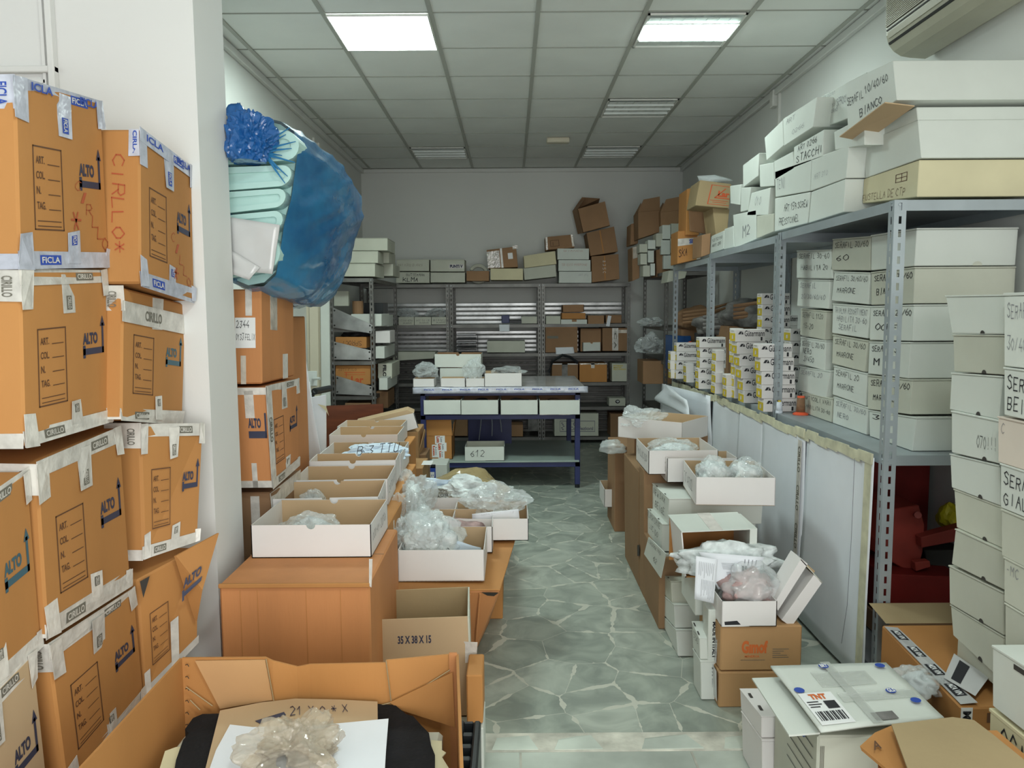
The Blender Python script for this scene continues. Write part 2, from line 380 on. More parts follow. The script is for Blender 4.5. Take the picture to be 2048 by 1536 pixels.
def opencarton(label, bl, br, d, h, m=KR, mi=KL, flaps=(), name='open_carton', group=None, th=.005):
    """carton with open top; flaps = list of (side, length, angle from vertical outwards)"""
    t = tray(label, bl, br, d, h, m, mi, group, False, name, th=th, side_in=mi); up = Vector((0, 0, 1))
    for s, L, ang in flaps:
        e = {'front': (t.front[0], t.front[1], -t.uy), 'back': (t.fl+up*h, t.fr+up*h, t.uy),
             'left': (t.front[0], t.fl+up*h, -t.ux), 'right': (t.front[1], t.fr+up*h, t.ux)}[s]
        a = math.radians(ang); dv = (up*math.cos(a)+e[2]*math.sin(a))*L; nn = (e[1]-e[0]).cross(dv).normalized()*.004
        ins = (e[1]-e[0])*.02
        t.g('flap').hexa([e[0]+dv+ins, e[1]+dv-ins, e[1], e[0]], nn, m if s != 'back' else mi)
    return t
def slotted(g, o, wv, z0, z1, m, pitch=.05, sw=.011, sh=.028):
    """steel flange with a row of slots, from z0 to z1; wv = width vector"""
    o = Vector(o); wv = Vector(wv); W = wv.length; d = wv/W; n = max(1, int((z1-z0)/pitch)); ph = (z1-z0)/n
    xs = [0, (W-sw)/2, (W+sw)/2, W]; vs = []; idx = {}; fs = []
    def vid(i, z):
        k = (i, round(z, 5))
        if k not in idx: idx[k] = len(vs); vs.append(Vector((o.x+d.x*xs[i], o.y+d.y*xs[i], z)))
        return idx[k]
    for k in range(n):
        za = z0+k*ph; zz = [za, za+(ph-sh)/2, za+(ph+sh)/2, za+ph]
        for j in range(3):
            for i in range(3):
                if i == 1 and j == 1: continue
                fs.append([vid(i, zz[j]), vid(i+1, zz[j]), vid(i+1, zz[j+1]), vid(i, zz[j+1])])
    g.add(vs, fs, m)
def shelving(label, x0, x1, y0, y1, ztop, shelves, m=ZINC, group=None, pw=.035, lip=.035, name='steel_shelving_unit', zf=None, post_top=None):
    t = T(name, label, 'shelving unit', group)
    for (px, sx) in ((x0, 1), (x1, -1)):
        for (py, sy) in ((y0, 1), (y1, -1)):
            g = t.g('post', solid=.002); slotted(g, (px, py, 0), (sx*pw, 0, 0), 0, post_top or ztop, m); slotted(g, (px, py, 0), (0, sy*pw, 0), 0, post_top or ztop, m)
    for z in shelves:
        g = t.g('shelf'); e = .004
        g.box((x0+e, y0+e, z-.003), (x1-e, y1-e, z), m)
        g.box((x0+e, y0+e, z-lip), (x1-e, y0+e+.002, z-.003), m); g.box((x0+e, y1-e-.002, z-lip), (x1-e, y1-e, z-.003), m)
        g.box((x0+e, y0+e, z-lip), (x0+e+.002, y1-e, z-.003), m); g.box((x1-e-.002, y0+e, z-lip), (x1-e, y1-e, z-.003), m)
    g = t.g('bolts')
    for z in shelves:
        for px, s in ((x0, 1), (x1, -1)):
            g.tube([(px+s*.018, y0-.004, z-.018), (px+s*.018, y0+.004, z-.018)], .005, ZINL, 8)
            g.tube([(px-s*.004, y0+.018, z-.018), (px+s*.004, y0+.018, z-.018)], .005, ZINL, 8)
    return t
V_ = lambda *a: Vector(a)
# ------------------------------------------------------------------ the room
CZ = 3.198; XL, XR, YB = -1.755, 2.04, 9.38; YF, XFL = -2.5, -3.2; YP, YP2, XPL = 2.57, 2.83, -1.0
g = Geo(); g.box((XL-.1, 2.72, -.1), (XR+.1, YB+.1, 0), FLOORM); structure('floor', g, 'floor of green-grey marble crazy paving with pale joints', 'floor')
g = Geo(); g.box((XFL, YF, -.1), (XR+.1, 2.60, -.001), STONE); 
for x in (-.6, .02, .62, 1.1): g.box((x, YF, -.001), (x+.008, 2.595, .0005), MORT)
structure('floor_front', g, 'smooth grey stone floor in front of the threshold', 'floor')
g = Geo(); g.box((XFL, 2.601, -.1), (XR+.1, 2.719, .002), MORT)
for i in range(8):
    a = -.35+i*.27+random.uniform(-.05, .05); w = random.uniform(.12, .24); g.prism([V_(a, 2.61, .0035), V_(a+w, 2.61+random.uniform(0, .03), .0035), V_(a+w*.8, 2.70, .0035), V_(a+w*.1, 2.69+random.uniform(-.03, .02), .0035)], [V_(a, 2.61, 0), V_(a+w, 2.61, 0), V_(a+w*.8, 2.70, 0), V_(a+w*.1, 2.69, 0)], STONE)
structure('trim_1', g, 'worn cream mortar and stone threshold strip across the floor', 'threshold')
g = Geo(); g.box((XFL-.1, YF-.1, CZ+.004), (XR+.1, YB+.1, CZ+.12), CEIL); structure('ceiling', g, 'suspended ceiling of pale grey square tiles', 'ceiling')
g = Geo()
for i in range(-4, 6):
    x = -1.0375+.6*i
    if x < XR: g.box((x-.013, YF, CZ-.004), (x+.013, YB, CZ+.004), TBAR)
structure('trim_2', g, 'grey rails running along the ceiling', 'ceiling rail')
g = Geo()
for n in range(-11, 9):
    y = 4.524+.6*n
    if y < YB: g.box((XFL if y < YP else XL, y-.004, CZ-.001), (XR, y+.004, CZ+.004), TLINE)
structure('trim_3', g, 'thin cross joints between the ceiling tiles', 'ceiling joint')
g = Geo(); g.box((XL, YB, 0), (XR, YB+.1, CZ+.1), WALL); structure('wall_back', g, 'plain off-white back wall', 'wall')
g = Geo(); g.box((XR, YF, 0), (XR+.1, YB+.1, CZ+.1), WALL); structure('wall_right', g, 'plain pale right wall', 'wall')
g = Geo(); g.box((XL-.1, YP2, 0), (XL, YB+.1, CZ+.1), WALL); structure('wall_left', g, 'plain off-white left wall behind the pillar', 'wall')
g = Geo(); g.box((XFL, YP, 0), (XPL, YP2, CZ+.1), WALLW)
g2 = Geo()
# panelled frame at the upper left of the front wall
a = PT(0, 132, Y=YP-.02); b = PT(110, 132, Y=YP-.02); c = PT(96, 0, Y=YP-.02)
g2.box((-2.6, YP-.025, a.z-.02), (b.x, YP, a.z), WALLW, .003); g2.box((b.x-.02, YP-.03, .2), (b.x, YP, CZ), WALLW, .003)
g2.box((b.x-.045, YP-.012, .2), (b.x-.035, YP, CZ), WALLW); g2.box((-2.6, YP-.012, a.z-.05), (b.x-.04, YP, a.z-.04), WALLW)
structure('wall_front_pillar', g, 'bright white wall and pillar end on the left', 'wall', (('panel_moulding', g2),))
g = Geo(); g.box((XFL-.1, YF, 0), (XFL, YP2, CZ+.1), WALLW); structure('wall_left_front', g, 'white side wall of the front area', 'wall')
g = Geo(); g.box((XFL, YF-.1, 2.6), (XR, YF, CZ+.1), WALLW); g.box((XFL, YF-.1, 0), (-3.0, YF, 2.6), WALLW); g.box((1.2, YF-.1, 0), (XR, YF, 2.6), WALLW)
structure('wall_front', g, 'shop front wall around the wide street window', 'wall')
for nm, x0, x1, lb in (('trim_4', XL, XL+.035, 'left'), ('trim_5', XR-.035, XR, 'right')):
    g = Geo(); g.box((x0, YP2 if lb == 'left' else YF, CZ-.05), (x1, YB, CZ-.001), WALL, .004); structure(nm, g, 'narrow cornice along the top of the %s wall' % lb, 'cornice')
g = Geo(); g.box((XL+.035, YB-.03, CZ-.045), (XR-.035, YB, CZ-.001), WALL, .004); structure('trim_6', g, 'narrow cornice along the top of the back wall', 'cornice')

# ------------------------------------------------------------------ ceiling lights
def gx(i): return -1.0375+.6*i
def gy(n): return 4.524+.6*n
def louvre(i, n, label, lit=False, rows=4):
    t = T('recessed_ceiling_light', label, 'ceiling light', 'recessed ceiling lights')
    x0, x1, y0, y1 = gx(i)+.02, gx(i+1)-.02, gy(n)+.02, gy(n+1)-.02; z = CZ-.006
    fr = t.g('frame')
    for a in (((x0, y0), (x1, y0+.012)), ((x0, y1-.012), (x1, y1)), ((x0, y0), (x0+.012, y1)), ((x1-.012, y0), (x1, y1))):
        fr.box((a[0][0], a[0][1], z-.006), (a[1][0], a[1][1], z+.004), LAMPW)
    lv = t.g('louvre'); h = .030
    lv.box((x0+.012, y0+.012, CZ-.002), (x1-.012, y1-.012, CZ+.001), SPARK)
    for k in range(rows):
        yc = y0+.02+(y1-y0-.04)*(k+.5)/rows; w = (y1-y0-.04)/rows*.40
        if lit and k in (1, 2): continue
        nb = 8
        for j in range(nb):
            xa = x0+.016+(x1-x0-.032)*j/nb; xb = xa+(x1-x0-.032)/nb-.006
            lv.hexa([(xa, yc-w, z-.012), (xb, yc-w, z-.012), (xb, yc+w, z-.002), (xa, yc+w, z-.002)], (0, 0, .002), SPARK)
    for k in range(1, rows): y = y0+.02+(y1-y0-.04)*k/rows; (None if lit and k == 2 else lv.box((x0+.012, y-.005, z-.014), (x1-.012, y+.005, z), SPARK))
    if lit:
        d = t.g('lit_tubes'); ym = (y0+y1)/2; d.box((x0+.015, ym-.135, z-.013), (x1-.015, ym+.135, z-.010), GLOW)
    return t
t = T('recessed_ceiling_light', 'brightly lit square ceiling light, left of the two lit ones', 'ceiling light', 'recessed ceiling lights')
x0, x1, y0, y1 = gx(0)+.02, gx(1)-.02, gy(0)+.015, gy(1)-.01
t.g('diffuser').box((x0, y0, CZ-.012), (x1, y1, CZ-.008), GLOW)
fr = t.g('frame')
for a in (((x0-.006, y0-.006), (x1+.006, y0)), ((x0-.006, y1), (x1+.006, y1+.006)), ((x0-.006, y0), (x0, y1)), ((x1, y0), (x1+.006, y1))): fr.box((a[0][0], a[0][1], CZ-.014), (a[1][0], a[1][1], CZ), LAMPW)
louvre(3, 0, 'ceiling light with a bright lit centre between silver louvres, nearest on the right', True)
louvre(3, 3, 'unlit louvred ceiling light in the middle of the right ceiling row')
louvre(3, 6, 'unlit louvred ceiling light nearest the back wall on the right')
louvre(0, 6, 'unlit louvred ceiling light nearest the back wall on the left')
a = louvre(2, -7, 'added unseen louvred ceiling light over the camera, brightening the front room', True)
area('added_fill_lamp_front', (gx(2)+.3, gy(-7)+.3, CZ-.04), (0, 0, 0), .5, .4, 15, (.90, 1, .95))  # added lamp out of view, brightens floor and cartons
# tubes of the lit fittings
a = area('lit_ceiling_light_left', ((x0+x1)/2, (y0+y1)/2, CZ-.03), (0, 0, 0), .55, .55, 16, (.82, 1, .93))
a = area('lit_ceiling_light_right', (gx(3)+.3, gy(0)+.3, CZ-.04), (0, 0, 0), .5, .3, 4.5, (.84, 1, .94))
t = T('emergency_lamp', 'small cream emergency lamp on the ceiling near the back wall', 'lamp')
c = PT(1116, 280, Z=CZ-.02); t.g('housing').box((c.x-.11, c.y-.045, CZ-.05), (c.x+.11, c.y+.045, CZ-.001), CREAM, .008); t.g('bracket').box((c.x-.05, c.y+.045, CZ-.02), (c.x+.06, c.y+.09, CZ-.001), LAMPW, .003)
for (px, py, X, s, lb) in ((637, 300, XL, 1, 'left'), (1546, 197, XR, -1, 'right')):
    t = T('wall_sensor', 'small white sensor box high on the %s wall' % lb, 'sensor')
    c = PT(px, py, X=X+s*.03); t.g('housing').box((min(X, X+s*.045), c.y-.04, c.z-.065), (max(X, X+s*.045), c.y+.04, c.z+.06), LAMPW, .006)
    t.g('cable_duct').box((min(X, X+s*.02), c.y-.10, c.z-.9 if lb == 'left' else c.z-.8), (max(X, X+s*.02), c.y-.07, c.z+.09), LAMPW, .002)
# ------------------------------------------------------------------ air conditioner
t = T('air_conditioner', 'cream wall mounted air conditioner on the upper right wall', 'air conditioner')
ya, yb = 2.85, 3.86; prof = [(0, .02), (.0, .31), (.18, .31), (.225, .29), (.24, .25), (.24, .16), (.237, .10), (.225, .06), (.20, .03), (.165, .008), (.12, .0), (.05, -.005)]
zc = 2.735
g = t.g('casing')
def pf(y, sc=1): return [Vector((XR-x*sc, y, zc+z)) for x, z in prof]
g.prism(pf(ya), pf(yb), ACP, 0)
g.prism([p+Vector((.003, 0, 0)) for p in pf(yb)], [Vector((XR-x*.82, yb+.035, zc+.15+(z-.15)*.82)) for x, z in prof], ACP)
gr = t.g('intake_grille')
for k in range(15):
    z = zc+.138+.0085*k; gr.box((XR-.246, ya, z), (XR-.236, yb-.005, z+.0045), ACP)
gr.box((XR-.2412, ya, zc+.135), (XR-.239, yb-.01, zc+.265), GAP)
v = t.g('outlet_slot')
for (xa, za, xb, zb) in ((.2405, .118, .2405, .124), (.230, .066, .224, .056)):
    v.hexa([(XR-xa-.001, ya, zc+za), (XR-xb-.002, ya, zc+zb), (XR-xb-.002, yb-.01, zc+zb), (XR-xa-.001, yb-.01, zc+za)], (.004, 0, 0), ACD)
t.g('outlet_flap').hexa([(XR-.239, ya, zc+.108), (XR-.239, yb-.02, zc+.108), (XR-.234, yb-.02, zc+.082), (XR-.234, ya, zc+.082)], (-.003, 0, 0), ACP)

# ------------------------------------------------------------------ left wall of brown cartons
def altoface(t, q, out, ink=NAVYI, frame=True, alto=True, uo=0., text=True):
    n = qn(q, Vector(out)); g = t.g('printed_form'); u0, u1, v0, v1 = .15+uo, .46+uo, .34, .80; lw = .008
    if frame:
        putuv(g, [rect(u0, v0, u1, v0+lw), rect(u0, v1-lw, u1, v1), rect(u0, v0, u0+lw*1.2, v1), rect(u1-lw*1.2, v0, u1, v1)], q, n, BROWNI)
        for k, w in enumerate(('ART.', 'COL.', 'N.', 'TAG.')):
            v = v0+.055+.083*k; put(g, glyphs_font(w, .02), q, (u0+.03, v, u0+(.075 if w == 'N.' else .12), v+.042), n, BROWNI)
            putuv(g, [rect(u0+.15, v+.038, u1-.03, v+.043)], q, n, BROWNI)
        for v in (.885, .945): putuv(g, [rect(u0+.03, v0+(v1-v0)*v, u1-.03, v0+(v1-v0)*v+.005)], q, n, BROWNI)
    if alto:
        g = t.g('printed_arrow'); put(g, glyphs_font('ALTO', .05), q, (.66, .395, .85, .47), n, ink)
        putuv(g, [rect(.66, .495, .93, .535), rect(.66, .475, .69, .555), rect(.905, .34, .93, .535), [(.885, -.36), (.95, -.36), (.918, -.29)]], q, n, ink)
def tapes(t, q, out, m=TAPE, top=True, bot=True, mid=True, corner=True, txt='CIRILLO', ink=GREYI):
    j = .004
    def lab(c, rot):
        n = qn(c, Vector(out)); g = t.g('tape_print', parent=t.last); putuv(g, [rect(.15, .22, .85, .78) if rot == 0 else rect(.22, .25, .78, .85)], c, n, ink, .0008)
        put(g, glyphs_font(txt, .02), c, (.2, .32, .8, .68) if rot == 0 else (.32, .3, .68, .8), n, TAPE, off=.0014, rot=rot)
    if top:
        _, c = strip(t, q, (-.01, -.012, 1.01, .085), out, m, jag=j); lab(sub(c, .55, 0, .85, 1), 0)
    if bot:
        _, c = strip(t, q, (-.01, .915, 1.01, 1.012), out, m, jag=j); lab(sub(c, .15, 0, .45, 1), 0)
    if mid:
        _, c = strip(t, q, (.43, .02, .58, .27), out, m, off=.0018, jag=j); lab(sub(c, .1, .4, .9, 1), 90)
        _, c = strip(t, q, (.49, .80, .62, .985), out, m, off=.0018, jag=j); lab(sub(c, .1, .0, .9, .5), 90)
    if corner:
        strip(t, q, (-.015, -.01, .11, .22), out, m, off=.0028, jag=j); strip(t, q, (-.015, .82, .12, 1.012), out, m, off=.0028, jag=j)
        strip(t, q, (.92, -.01, 1.01, .16), out, m, off=.0028, jag=j); strip(t, q, (.94, .9, 1.012, 1.01), out, m, off=.0028, jag=j)
def bigcarton(label, pq, X, depth, m=KR, tp=TAPE, txt='CIRILLO', ink=NAVYI, tink=GREYI, endtape=True, frame=True, **k):
    q = [PT(x, y, X=(X if not isinstance(X, (list, tuple)) else X[i])) for i, (x, y) in enumerate(pq)]
    t = T('sealed_carton', label, 'carton', 'brown sealed cartons stacked on the left'); vec = Vector((-depth, 0, 0))
    t.g('body').hexa(q, vec, m, .006); altoface(t, q, (1, 0, 0), ink, frame=frame); tapes(t, q, (1, 0, 0), tp, txt=txt, ink=tink, **k)
    e = [q[0]+vec, q[0], q[3], q[3]+vec]                      # end facing the camera
    if endtape:
        _, c = strip(t, e, (.72, -.01, 1.01, .17), (0, -1, 0), tp, jag=.003)
        strip(t, e, (0, .93, 1.0, 1.01), (0, -1, 0), tp, jag=.003)
        n = qn(e, Vector((0, -1, 0))); put(t.g('tape_print'), glyphs_font(txt, .02), e, (.90, .03, .96, .15), n, tink, off=.003, rot=90)
    t.q, t.e = q, e; return t
D = .42
c = bigcarton('topmost brown carton at the far left under blue printed tape, marked with red marker star', [(29, 152), (202, 205), (219, 531), (40, 534)], -1.12, D, tp=TAPEB, txt='FICLA', tink=BLUI)
for s, b in (('FICLA', (.70, .005, .95, .05)), ('ICLA', (.15, .005, .38, .05))): prnt(c, s, c.q, b, (1, 0, 0), BLUI, .03, off=.004)
[hand(c, ch, c.q, (.60+.062*i, .50+.065*i, .68+.062*i, .56+.07*i), (1, 0, 0), REDM, .4, name='red_marking') for i, ch in enumerate('CIRLLO')]; hand(c, '*', c.q, (.54, .68, .66, .79), (1, 0, 0), REDM, .5, name='red_marking')
c = bigcarton('second brown carton down at the far left with clear white tape seams', [(40, 541), (212, 541), (222, 842), (49, 893)], -1.12, D)
c = bigcarton('third brown carton down in the left stack, printed form at its lower centre', [(73, 930), (240, 856), (262, 1166), (95, 1273)], -1.12, D)
c = bigcarton('fourth brown carton down in the left stack, beside the torn one', [(97, 1292), (268, 1176), (288, 1392), (136, 1590)], -1.12, D)
lo = c.q
t = T('sealed_carton', 'lowest brown carton of the left stack behind the open foreground carton', 'carton', 'brown sealed cartons stacked on the left')
t.g('body').box((-1.54, 1.70, 0), (-1.125, 2.06, min(lo[2].z, lo[3].z)-.012), KR, .005); q = [Vector((-1.125, 1.70, .38)), Vector((-1.125, 2.06, .38)), Vector((-1.125, 2.06, .02)), Vector((-1.125, 1.70, .02))]; strip(t, q, (.0, .0, 1, .08), (1, 0, 0), TAPE)
# boxes nearer the camera, cut by the left edge of the photo
c = bigcarton('brown carton cut by the left edge of the photo, third level, teal arrow', [(-150, 1085), (56, 942), (84, 1290), (-120, 1480)], -1.135, D, ink=TEALI, endtape=False)
c = bigcarton('brown carton, caught light painted into its colour, at the bottom left corner', [(-120, 1495), (68, 1304), (104, 1640), (-80, 1900)], -1.13, D, m=KI, endtape=False)  # paler card colour stands in for light falling on this carton
t = T('sealed_carton', 'lowest carton in the bottom left corner under the one with painted light', 'carton', 'brown sealed cartons stacked on the left')
t.g('body').box((-1.55, 1.2, 0), (-1.14, 1.68, min(c.q[2].z, c.q[3].z)-.004), KR, .005)
# second column, in front of the pillar
c = bigcarton('top brown carton of the second stack under blue tape, red marker letters on its end', [(279, 258), (383, 334), (389, 602), (281, 567)], -1.03, D, tp=TAPEB, txt='FICLA', tink=BLUI, endtape=False)
e = [c.q[0]+Vector((-.40, 0, 0)), c.q[0], c.q[3], c.q[3]+Vector((-.40, 0, 0))]
strip(c, e, (.92, .0, 1.0, .17), (0, -1, 0), TAPEB, jag=.003); prnt(c, 'CIRLA', e, (.955, .01, .985, .16), (0, -1, 0), BLUI, .03, rot=90, off=.003)
hand(c, 'CIRLLO*', e, (.80, .16, .90, .80), (0, -1, 0), REDM, .55, rot=90, name='red_marking'); [hand(c, ch, c.q, (.54+.075*i, .56+.07*i, .62+.075*i, .63+.07*i), (1, 0, 0), REDM, .4, name='red_marking') for i, ch in enumerate('CILLO')]; hand(c, '*', c.q, (.56, .80, .68, .89), (1, 0, 0), REDM, .5, name='red_marking')
for s, b in (('FICLA', (.66, .005, .96, .05)), ('ICLA', (.10, .005, .4, .05))): prnt(c, s, c.q, b, (1, 0, 0), BLUI, .03, off=.004)
c = bigcarton('second carton of the second stack with wide tape band across its top', [(246, 575), (372, 608), (365, 845), (243, 838)], -1.078, D, ink=TEALI, top=False, corner=False)
strip(c, c.q, (-.02, .10, 1.0, .26), (1, 0, 0), TAPE, off=.003); prnt(c, 'CIRILLO', c.q, (.30, .14, .56, .22), (1, 0, 0), GREYI, .03, off=.0048)
c = bigcarton('third carton of the second stack, leaning out past the pillar edge', [(280, 849), (408, 849), (397, 1080), (288, 1117)], [-1.10, -.99, -.99, -1.10], .38)
q4 = [PT(x, y, X=X) for x, y, X in ((275, 1160, -1.12), (398, 1094, -1.0), (397, 1283, -1.0), (291, 1393, -1.12))]
t = T('sealed_carton', 'torn carton at the foot of the second stack with a flap standing out', 'carton', 'brown sealed cartons stacked on the left')
t.g('body').hexa(q4, (-.36, 0, 0), KR, .005); altoface(t, q4, (1, 0, 0), BROWNI, alto=False); 
fl = [PT(352, 1112, X=-1.035), PT(438, 1066, X=-.94), PT(405, 1180, X=-.965), PT(394, 1242, X=-.995)]; t.g('flap').hexa(fl, (-.006, 0, 0), KR)

fq = [PT(362, 1158, X=-1.02), PT(410, 1120, X=-.965), PT(400, 1168, X=-.972), PT(362, 1205, X=-1.02)]; prnt(t, 'ALTO', fq, (.05, .05, .85, .45), (1, 0, 0), NAVYI, .05, off=.010); putuv(t.g('printed_arrow'), [rect(.0, .6, .95, .8), rect(.0, .5, .1, .95)], fq, qn(fq, Vector((1, 0, 0))), NAVYI, .010)
hq = [PT(277, 1163, X=-1.108), PT(297, 1152, X=-1.092), PT(284, 1196, X=-1.10)]; t.g('torn_opening').add([p+Vector((.004, 0, 0)) for p in hq], [[0, 1, 2]], GAP)
strip(t, q4, (.48, .55, .62, 1.0), (1, 0, 0), TAPE, off=.002); strip(t, q4, (0, .93, 1.0, 1.01), (1, 0, 0), TAPE); strip(t, q4, (0, .80, .10, 1.0), (1, 0, 0), TAPE, off=.002)
t = T('sealed_carton', 'flat brown carton at floor level under the torn one', 'carton', 'brown sealed cartons stacked on the left')
t.g('body').box((-1.44, 2.22, 0), (-1.03, 2.50, min(q4[2].z, q4[3].z)-.01), KR, .005); strip(t, [Vector((-1.03, 2.22, .3)), Vector((-1.03, 2.5, .3)), Vector((-1.03, 2.5, 0)), Vector((-1.03, 2.22, 0))], (0, 0, 1, .2), (1, 0, 0), TAPE)
# cartons behind the pillar
def pil(label, q, X, D=.5, form=True, sheetq=None, m=KO):
    t = T('tall_carton', label, 'carton', 'tall cartons behind the pillar'); q = PQ(q, X=X)
    t.g('body').hexa(q, (-D, 0, 0), m, .006); e = [q[0]+Vector((-D, 0, 0)), q[0], q[3], q[3]+Vector((-D, 0, 0))]
    t.q, t.e = q, e; return t
c = pil('tall carton behind the pillar directly under the blue bundle, white paper note on its end', [(522, 578), (587, 600), (588, 752), (524, 768)], -.95)
strip(c, c.q, (.25, 0, .45, .42), (1, 0, 0), TAPET); strip(c, c.q, (.62, .70, .78, 1), (1, 0, 0), TAPE); strip(c, c.e, (.88, .0, .93, .28), (0, -1, 0), TAPE)
g, qq = strip(c, c.e, (.80, .30, .955, .62), (0, -1, 0), WHI, name='paper_note'); hand(c, '2344', qq, (.05, .08, .7, .35), (0, -1, 0)); hand(c, '0133 FELIX', qq, (.05, .5, .98, .75), (0, -1, 0))
strip(c, c.e, (.84, .70, .88, 1), (0, -1, 0), TAPET)
c = pil('middle carton behind the pillar with taped edges and blue upright arrow', [(532, 775), (597, 757), (598, 930), (545, 975)], -.93)
altoface(c, c.q, (1, 0, 0)); tapes(c, c.q, (1, 0, 0)); strip(c, c.q, (-.02, 0, .14, 1), (1, 0, 0), TAPE); prnt(c, 'CIRILLO', c.q, (.02, .3, .1, .55), (1, 0, 0), GREYI, .03, rot=90, off=.003)
e2 = sub(c.e, .72, 0, 1, 1); n = qn(e2, Vector((0, -1, 0))); put(c.g('printed_arrow'), glyphs_font('ALTO', .05), e2, (.45, .3, .8, .4), n, NAVYI); putuv(c.parts[-1][1], [rect(.45, .43, .95, .5), rect(.9, .25, .95, .5)], e2, n, NAVYI)
strip(c, c.e, (.74, .93, 1.0, 1.0), (0, -1, 0), TAPE); strip(c, c.e, (.74, .0, 1.0, .07), (0, -1, 0), TAPE); strip(c, c.e, (.83, .03, .90, .3), (0, -1, 0), TAPE); strip(c, c.e, (.85, .75, .89, 1.0), (0, -1, 0), TAPE)
c = pil('lowest visible carton behind the pillar beside the front white tray', [(541, 985), (600, 940), (603, 1200), (555, 1330)], -.955, m=KD)
strip(c, c.e, (.84, .02, .91, .45), (0, -1, 0), TAPE); strip(c, c.q, (0, 0, 1, .10), (1, 0, 0), TAPE, jag=.004)
hz = min(c.q[2].z, c.q[3].z)
for i, (y0, y1, lb) in enumerate(((3.45, 3.95, 'carton behind the tall carton under the blue bundle, mostly hidden'),)):
    t = T('tall_carton', lb, 'carton', 'tall cartons behind the pillar'); t.g('body').box((-1.5, y0, 0), (-1.04, y1, 1.52), KO, .005)
if hz > .02:
    t = T('tall_carton', 'bottom carton of the stack behind the pillar', 'carton', 'tall cartons behind the pillar'); t.g('body').box((-1.45, 2.95, 0), (-.96, 3.35, hz-.005), KD, .005)

# ------------------------------------------------------------------ blue wrapped bundle
t = T('wrapped_foam_bundle', 'large bundle of pale foam sheets wrapped in blue plastic on the tall cartons', 'bundle')
near = [(452, 232), (480, 222), (520, 232), (562, 243), (588, 262), (596, 300), (590, 345), (582, 400), (568, 450), (560, 505), (552, 550), (528, 572), (495, 578), (466, 566)]
far = [(560, 330), (590, 310), (625, 312), (660, 335), (700, 365), (722, 393), (727, 432), (716, 470), (703, 508), (690, 545), (672, 585), (642, 614), (600, 616), (570, 600)]
YN, YFr = 2.92, 4.05; R = 44; vs = []; fs = []; nn = len(near)
for k in range(R+1):
    w = k/R; y = YN+(YFr-YN)*w
    for i in range(nn*6):
        a, fr_ = divmod(i, 6); b = (a+1) % nn; fr_ /= 6
        pn = PT(*[near[a][j]*(1-fr_)+near[b][j]*fr_ for j in (0, 1)], Y=YN); pf_ = PT(*[far[a][j]*(1-fr_)+far[b][j]*fr_ for j in (0, 1)], Y=YFr)
        p = pn.lerp(pf_, w); c = Vector((-1.2, y, 1.95)); dd = (p-c); dd.y = 0
        fold = noise.noise(Vector((i*.18, w*1.6, 3)))*.022+(.25-abs(noise.noise(Vector((i*.16+w*5.0, i*.06, 9)))))*.016+noise.noise(Vector((i*.45+w*9, i*.15, 4)))*.004
        mid = math.sin(math.pi*w)*.03; p = p+dd.normalized()*(fold*min(1, w*5)+mid); p.y = y
        vs.append(p)
nr = nn*6
for k in range(R):
    for i in range(nr): fs.append([k*nr+i, k*nr+(i+1) % nr, (k+1)*nr+(i+1) % nr, (k+1)*nr+i])
fs.append([R*nr+i for i in range(nr)])
gg = Geo(); gg.add(vs, fs, BLUF); t.part('film_wrap', gg, smooth=True)
npq = PQ(near, Y=YN+.06); cc_ = sum(npq, Vector())/len(npq); npq = [p.lerp(cc_, .04) for p in npq]; t.g('foam_stack').prism(npq, [p+Vector((0, .5, 0)) for p in npq], FOAM)
# folded foam sheets, their rounded folds towards the camera side
lobes = [((440, 255), (596, 262), (594, 322), (440, 330)), ((440, 335), (584, 330), (576, 372), (440, 382)), ((440, 385), (572, 376), (566, 414), (440, 428)), ((440, 432), (566, 420), (560, 462), (440, 470)), ((440, 474), (560, 470), (552, 545), (440, 560))]
for li, lq in enumerate(lobes):
    q = PQ(lq, Y=YN-.012); g = Geo(); pts = []
    tl, tr, br, bl = q; cc = (tr+br)/2; h = (tr-br)/2; ex = (tr-tl).normalized()*h.length
    for th in (1.0, .45):
        ring = [tl.lerp((tl+bl)/2, 1-th), *[cc-ex*.9+h*th*math.cos(a*math.pi/10)+ex*th*math.sin(a*math.pi/10) for a in range(11)], bl.lerp((tl+bl)/2, 1-th)]
        pts.append(ring)
    n = len(pts[0]); V = pts[0]+pts[1]+[p+Vector((0, .25, 0)) for p in pts[0]]+[p+Vector((0, .25, 0)) for p in pts[1]]
    fcs = []
    for i in range(n-1): fcs += [[i, i+1, n+i+1, n+i], [i, 2*n+i, 2*n+i+1, i+1], [n+i, n+i+1, 3*n+i+1, 3*n+i]]
    fcs += [[2*n+n//1-1-k for k in range(n)]] if 0 else []
    g.add(V, fcs, FOAM); g.add([p+Vector((0, .01, 0)) for p in pts[1]], [list(range(n))], FOAM); t.part('foam_sheet', g, smooth=False)
g = t.g('film_knot', smooth=False); c0 = PT(497, 283, Y=2.87); blob(g, c0, (.082, .07, .10), BLUK, 5, .45, 5, 1.2, sharp=1.3)
g = t.g('film_knot', smooth=True); blob(g, PT(478, 262, Y=2.90), (.055, .05, .085), BLUK, 9, .3, 4, 2.)
t.g('cardboard_edge').hexa(PQ([(449, 233), (466, 226), (464, 270), (450, 272)], Y=2.85), (0, .05, 0), YC)
for k in range(9):
    a = PT(520+k*2, 300+k*2, Y=2.88); b = PT(560+random.uniform(-6, 34), 255+k*14, Y=2.90); t.g('film_fold').tube([a, a.lerp(b, .5)+Vector((0, -.012, 0)), b], [.006, .004, .0015], BLUF, 5)
t = T('plastic_sleeve', 'grey clear plastic sleeve of folded white sheets tucked against the blue bundle', 'package')
